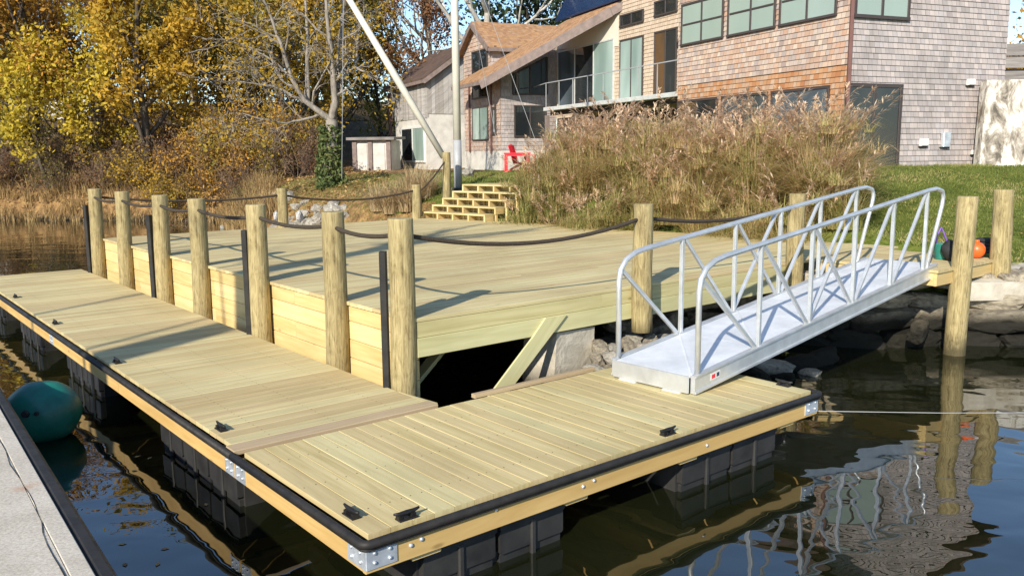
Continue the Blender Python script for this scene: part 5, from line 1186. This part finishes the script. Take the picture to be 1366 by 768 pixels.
for i, (px, Y_, s) in enumerate(spots):
    j = SP[i] if i < len(SP) else i % 3; o = protos[j] if j not in used else copy_tree(protos[j]); used.add(j); x = (px - 683) / F * Y_ * 1.0; o.location = (x, Y_, ground_z(x, Y_) - .05); o.scale = (s, s, s * random.uniform(.8, 1.1)); o.rotation_euler = (0, 0, random.uniform(0, 6)); o['label'] = SL[j]; o['group'] = ['reddish brown shrubs', 'russet shrubs', 'olive shrubs', 'yellow shrubs', 'orange shrubs'][j] + ' on the far bank'
def blades(name, Cx, Cy, Cz, per, H, lean, width, mat, segs=4, rad=.2, droop=.5, colr=None, parent=None, mats=None):
    """arching strips: returns arrays for one mesh"""
    n = len(Cx) * per; ci = np.repeat(np.arange(len(Cx)), per)
    an = RNG.uniform(0, 2 * PI, n); rr = rad * np.sqrt(RNG.random(n)); Hh = H[ci] * RNG.uniform(.55, 1.08, n); ln = lean * RNG.uniform(.2, 1.3, n)
    bx = Cx[ci] + np.cos(an) * rr; by_ = Cy[ci] + np.sin(an) * rr; bz = Cz[ci]
    dan = an + RNG.normal(0, .7, n); dx, dy = np.cos(dan), np.sin(dan); sx, sy = -dy, dx
    rows_ = []; cen = []
    for k in range(segs + 1):
        f = k / segs; out = ln * Hh * f ** 1.7; zz = Hh * (f - droop * ln * f ** 2.6)
        x, y, z = bx + dx * out, by_ + dy * out, bz + zz; w = width * (1 - f) ** .6 * RNG.uniform(.9, 1.1) + .0008
        tw = 1.0
        rows_.append(np.stack([np.stack([x - sx * w, y - sy * w, z], 1), np.stack([x + sx * w, y + sy * w, z], 1)], 1)); cen.append(np.stack([x, y, z], 1))
    V = np.stack(rows_, 1).reshape(-1, 3); st = (segs + 1) * 2
    base = np.arange(n)[:, None] * st + np.arange(segs)[None, :] * 2
    Fq = np.stack([base, base + 1, base + 3, base + 2], -1).reshape(-1, 4)
    cr = (RNG.random(len(Cx)) if colr is None else colr)[ci]; r = np.clip(.45 * cr + .55 * RNG.random(n), 0, 1)
    return V, Fq, np.repeat(r, segs), cen, np.stack([dx, dy], 1)
def fmesh(name, parts, mats, parent=None, loc=None):
    w = wloc(parent) if parent else (np.array(loc, float) if loc is not None else np.zeros(3))
    off = 0; Vs, Fs, Rs, Ms = [], [], [], []
    for V, Fq, r, mi in parts: Vs.append(V); Fs.append(Fq + off); Rs.append(r); Ms.append(np.full(len(Fq), mi)); off += len(V)
    V, Fq, r, mi = np.concatenate(Vs) - w, np.concatenate(Fs), np.concatenate(Rs), np.concatenate(Ms)
    me = bpy.data.meshes.new(name); me.vertices.add(len(V)); me.vertices.foreach_set('co', V.ravel()); me.loops.add(4 * len(Fq)); me.loops.foreach_set('vertex_index', Fq.ravel().astype(np.int32))
    me.polygons.add(len(Fq)); me.polygons.foreach_set('loop_start', np.arange(0, 4 * len(Fq), 4, dtype=np.int32))
    at = me.attributes.new('rnd', 'FLOAT', 'FACE'); at.data.foreach_set('value', r.astype(np.float32))
    for m_ in mats: me.materials.append(m_)
    me.polygons.foreach_set('material_index', mi.astype(np.int32)); me.update(calc_edges=True); me.validate()
    o = bpy.data.objects.new(name, me); COL.objects.link(o); o.location = w if not parent else (0, 0, 0)
    if parent: o.parent = parent
    return o
def plumes(tips, dirs, L, nsl=10, w=.010):
    n = len(tips); ti = np.repeat(np.arange(n), nsl); f = np.tile(np.linspace(0, 1, nsl), n)
    d3 = np.concatenate([dirs, np.zeros((n, 1))], 1)[ti]
    ax = d3 * .45 + np.array([0, 0, .95]); C0 = tips[ti] + ax * (f * L)[:, None] - np.array([0, 0, 1]) * (.35 * L * f ** 2)[:, None] + d3 * (.18 * L * f ** 2)[:, None]
    sp_ = d3 * .7 + RNG.normal(size=(n * nsl, 3)) * .28 + np.array([0, 0, .55]); sp_ /= np.linalg.norm(sp_, axis=1, keepdims=True); ll = L * RNG.uniform(.28, .6, n * nsl) * (1.1 - .5 * f)
    e = C0 + sp_ * ll[:, None] - np.array([0, 0, 1]) * (ll * .25)[:, None]; s = np.cross(sp_, np.array([0, 0, 1.])); s /= np.linalg.norm(s, axis=1, keepdims=True) + 1e-9
    mid = (C0 + e) / 2
    V = np.stack([C0, mid - s * w, e, mid + s * w], 1).reshape(-1, 3); Fq = np.arange(len(V)).reshape(-1, 4)
    return V, Fq, RNG.random(n * nsl)
# tall ornamental grass between deck and house
Fr = [ab(deck_end(a_) + .22, a_)[:2] for a_ in np.linspace(10.2, 4.3, 14)] + [np.array(q) for q in ((5.1, 14.2), (5.4, 14.5))]
Fr = np.array(Fr)
cx, cy, hh = [], [], []
for k in range(5):
    for i, p in enumerate(Fr):
        q = p + np.array([.42, .9]) * (k * .62) + RNG.normal(size=2) * .16 + np.array([.15, .05]) * k * (i < 3)
        if i > 14 and k > 2: continue
        cx.append(q[0]); cy.append(q[1]); hh.append(RNG.choice([.82, 1., 1.12]) * (.9, 1.15, 1.28, 1.22, 1.12)[k] * RNG.uniform(.85, 1.1) * (.78 if i == 0 else 1) * (.86 if i > 14 else 1) * (1. + .018 * i))
cx, cy, hh = map(np.array, (cx, cy, hh)); cz = terrain(cx, cy) - .03
gcol = np.clip(np.array([.5 + .9 * mnoise.noise(Vector((a * .7, b * .7, 2))) for a, b in zip(cx, cy)]), 0, 1)
b1 = blades('g', cx, cy, cz, 430, hh, .9, .0085, None, 5, .34, .5, gcol)
b2 = blades('g', cx, cy, cz, 26, hh * 1.12, .3, .006, None, 4, .3, .3)
sel = RNG.random(len(b2[3][-1])) < np.where(np.repeat(hh, 26) > 1.1, .75, .4)
ii = RNG.integers(0, len(cx), 900); fz = RNG.uniform(.25, .85, 900); rj = RNG.normal(size=(900, 2)) * .28
b5 = blades('g', cx[ii] + rj[:, 0], cy[ii] + rj[:, 1], cz[ii] + hh[ii] * fz, 34, RNG.uniform(.3, .5, 900), 1.25, .0075, None, 4, .12, .62, np.clip(gcol[ii] + .15, 0, 1))
b6 = blades('g', cx, cy, cz, 46, hh * .98, .7, .016, None, 5, .3, .5, 1 - gcol)
pl = plumes(b2[3][-1][sel], b2[4][sel], .40, 24, .014)
tag(fmesh('ornamental_grass', [(b1[0], b1[1], b1[2], 0), (b2[0], b2[1], b2[2], 0), (b5[0], b5[1], b5[2], 0), (b6[0], b6[1], b6[2], 0), (*pl, 1)], [M['blade'], M['plume']], None, (3.5, 16, 1)), 'tall bank of tan and green ornamental grass with feathery plumes between deck and house', 'ornamental grass', kind='stuff')
# pale grass clump left of the steps
pc_ = aty(545, 262, 21.2); px_ = np.array([pc_[0] - .45, pc_[0], pc_[0] + .4, pc_[0] + .1, pc_[0] - .8]); py_ = np.array([21.3, 21.0, 21.4, 21.8, 21.7]); pz_ = terrain(px_, py_) - .02
pgt = thing('grass_clump', 'pale straw coloured grass clump left of the wooden steps', 'grass clump', (pc_[0], 21.2, pz_[1]))
b3 = blades('g', px_, py_, pz_, 260, np.array([1.05, 1.15, 1.0, 1.1, .9]), .8, .010, None, 4, .22, .55)
fmesh('blades', [(b3[0], b3[1], b3[2], 0)], [M['palegrass']], pgt)
# lawns
def lawn(name, label, n, fx, hmin, hmax, mat):
    X, Y = fx(n); ok = (shore_d(np.stack([X, Y], 1)) > .45); X, Y = X[ok], Y[ok]; q = np.stack([X, Y], 1) - N; bb, aa = q @ B, q @ A
    ok = ~((bb > 1.5) & (bb < 10.2) & (aa < 12.8)); X, Y = X[ok], Y[ok]
    gz = terrain(X, Y); n = len(X); h = RNG.uniform(hmin, hmax, n); d = RNG.normal(size=(n, 3)) * .45; d[:, 2] = 1; d /= np.linalg.norm(d, axis=1, keepdims=True)
    Cn = np.stack([X, Y, gz - .01], 1) + d * h[:, None]; V = np.cross(d, rand_dirs(n)); V /= np.linalg.norm(V, axis=1, keepdims=True)
    tag(quads(name, Cn, d * h[:, None], V * .012, np.clip(RNG.normal(0, .16, n) + .5 + .7 * np.array([mnoise.noise(Vector((a * .8, b * .8, 7))) for a, b in zip(X, Y)]), 0, 1), M[mat]), label, kind='stuff')
lawn('lawn_grass', 'short green grass of the lawn above the sea wall', 42000, lambda n: (RNG.uniform(5.2, 15, n), RNG.uniform(11.4, 20.5, n)), .018, .045, 'lawn')
lawn('lawn_grass', 'short green grass on the slope before the barn', 20000, lambda n: scatter_px(n, 375, 690, 20.5, 31), .025, .06, 'lawn')
def litter(name, label, n, fx, s=.055):
    X, Y = fx(n); ok = shore_d(np.stack([X, Y], 1)) > .25; X, Y = X[ok], Y[ok]; n = len(X); U = rand_dirs(n); U[:, 2] *= .35; U /= np.linalg.norm(U, axis=1, keepdims=True); V = np.cross(np.array([0, 0, 1.]) + RNG.normal(size=(n, 3)) * .3, U); V /= np.linalg.norm(V, axis=1, keepdims=True)
    Cn = np.stack([X, Y, terrain(X, Y) + .03], 1); sz = s * RNG.uniform(.6, 1.3, (n, 1)); tag(quads(name, Cn, U * sz, V * sz, RNG.random(n), M['litter']), label, kind='stuff')
litter('fallen_leaves', 'fallen brown and orange leaves on the far bank', 14000, lambda n: scatter_px(n, -60, 520, 23, 42), .075)
litter('fallen_leaves', 'scattered fallen leaves on the lawn by the sea wall', 420, lambda n: (RNG.uniform(5.2, 14, n), RNG.uniform(11.4, 19, n)), .03)
# marsh reeds along the far waterline
X = []; Y = []
for (a, b) in zip(SH[12:-2], SH[13:-1]):
    L = math.dist(a, b)
    for k in range(int(min(L, 40) * 30)): f = random.random(); X.append(a[0] + (b[0] - a[0]) * f * min(1, 40 / L)); Y.append(a[1] + (b[1] - a[1]) * f * min(1, 40 / L) + random.uniform(-.45, 3.4) if b[0] < -9 else a[1] + (b[1] - a[1]) * f * min(1, 40 / L) + random.uniform(-.45, 1.3))
X, Y = np.array(X), np.array(Y); ok = Y > 26.5; X, Y = X[ok], Y[ok]
b4 = blades('g', X, Y, np.maximum(terrain(X, Y), 0) - .02, 22, np.full(len(X), .72) * RNG.uniform(.5, 1.3, len(X)), .6, .014, None, 3, .25, .4)
tag(fmesh('marsh_reeds', [(b4[0], b4[1], b4[2], 0)], [M['reed']]), 'tan marsh grass along the far waterline', kind='stuff')
n = 60; X = np.concatenate([RNG.uniform(-3.4, -.8, 34), RNG.uniform(-9, -3, 26)]); Y = np.concatenate([RNG.uniform(4.3, 7.8, 34), RNG.uniform(6.5, 12, 26)])
q = np.stack([X, Y], 1) - N; ok = (q @ B < -.05); X, Y = X[ok], Y[ok]; n = len(X); U = rand_dirs(n); U[:, 2] = 0; U /= np.linalg.norm(U, axis=1, keepdims=True); V = np.cross(np.array([0, 0, 1.]), U)
tag(quads('floating_leaves', np.stack([X, Y, np.full(n, .004)], 1), U * .03, V * .03, RNG.random(n), M['litter']), 'few fallen leaves floating beside the dock', kind='stuff')

# ------------------------------------------------------------------ light, sky, camera
EL = math.radians(28.5)
Ld = Vector((math.sin(AZL) * math.cos(EL), math.cos(AZL) * math.cos(EL), -math.sin(EL)))
sun = bpy.data.lights.new('sun', 'SUN'); sun.energy = 4.6; sun.angle = math.radians(.53); sun.color = (1., .93, .80)
so = bpy.data.objects.new('sun', sun); COL.objects.link(so); so.rotation_euler = Ld.to_track_quat('-Z', 'Y').to_euler(); so.location = (-20, -40, 40)
w = bpy.data.worlds.new('World'); scn.world = w; w.use_nodes = True; nt = w.node_tree; nt.nodes.clear()
sk = nt.nodes.new('ShaderNodeTexSky'); sk.sky_type = 'NISHITA'; sk.sun_disc = False; sk.sun_elevation = EL; sk.sun_rotation = AZL + PI
sk.air_density = 1.0; sk.dust_density = .15; sk.ozone_density = 3.5; sk.altitude = 0
bg = nt.nodes.new('ShaderNodeBackground'); bg.inputs[1].default_value = .14; ow = nt.nodes.new('ShaderNodeOutputWorld')
nt.links.new(sk.outputs[0], bg.inputs[0]); nt.links.new(bg.outputs[0], ow.inputs[0])
cam = bpy.data.cameras.new('camera'); cam.sensor_width = 36; cam.sensor_fit = 'HORIZONTAL'; cam.lens = F / 1366 * 36; cam.clip_start = .05; cam.clip_end = 3000
co = bpy.data.objects.new('camera', cam); COL.objects.link(co)
Rm = Matrix((Vector(RT), Vector(UP), Vector(-FW))).transposed(); co.matrix_world = Matrix.Translation(Vector(CAM)) @ Rm.to_4x4(); scn.camera = co
scn.view_settings.view_transform = 'Standard'; scn.view_settings.look = 'None'; scn.view_settings.exposure = .58; scn.view_settings.gamma = 1; scn.view_settings.use_curve_mapping = False
scn.render.engine = 'CYCLES'; scn.cycles.use_denoising = True; scn.cycles.max_bounces = 8; scn.cycles.diffuse_bounces = 3; scn.cycles.transparent_max_bounces = 8
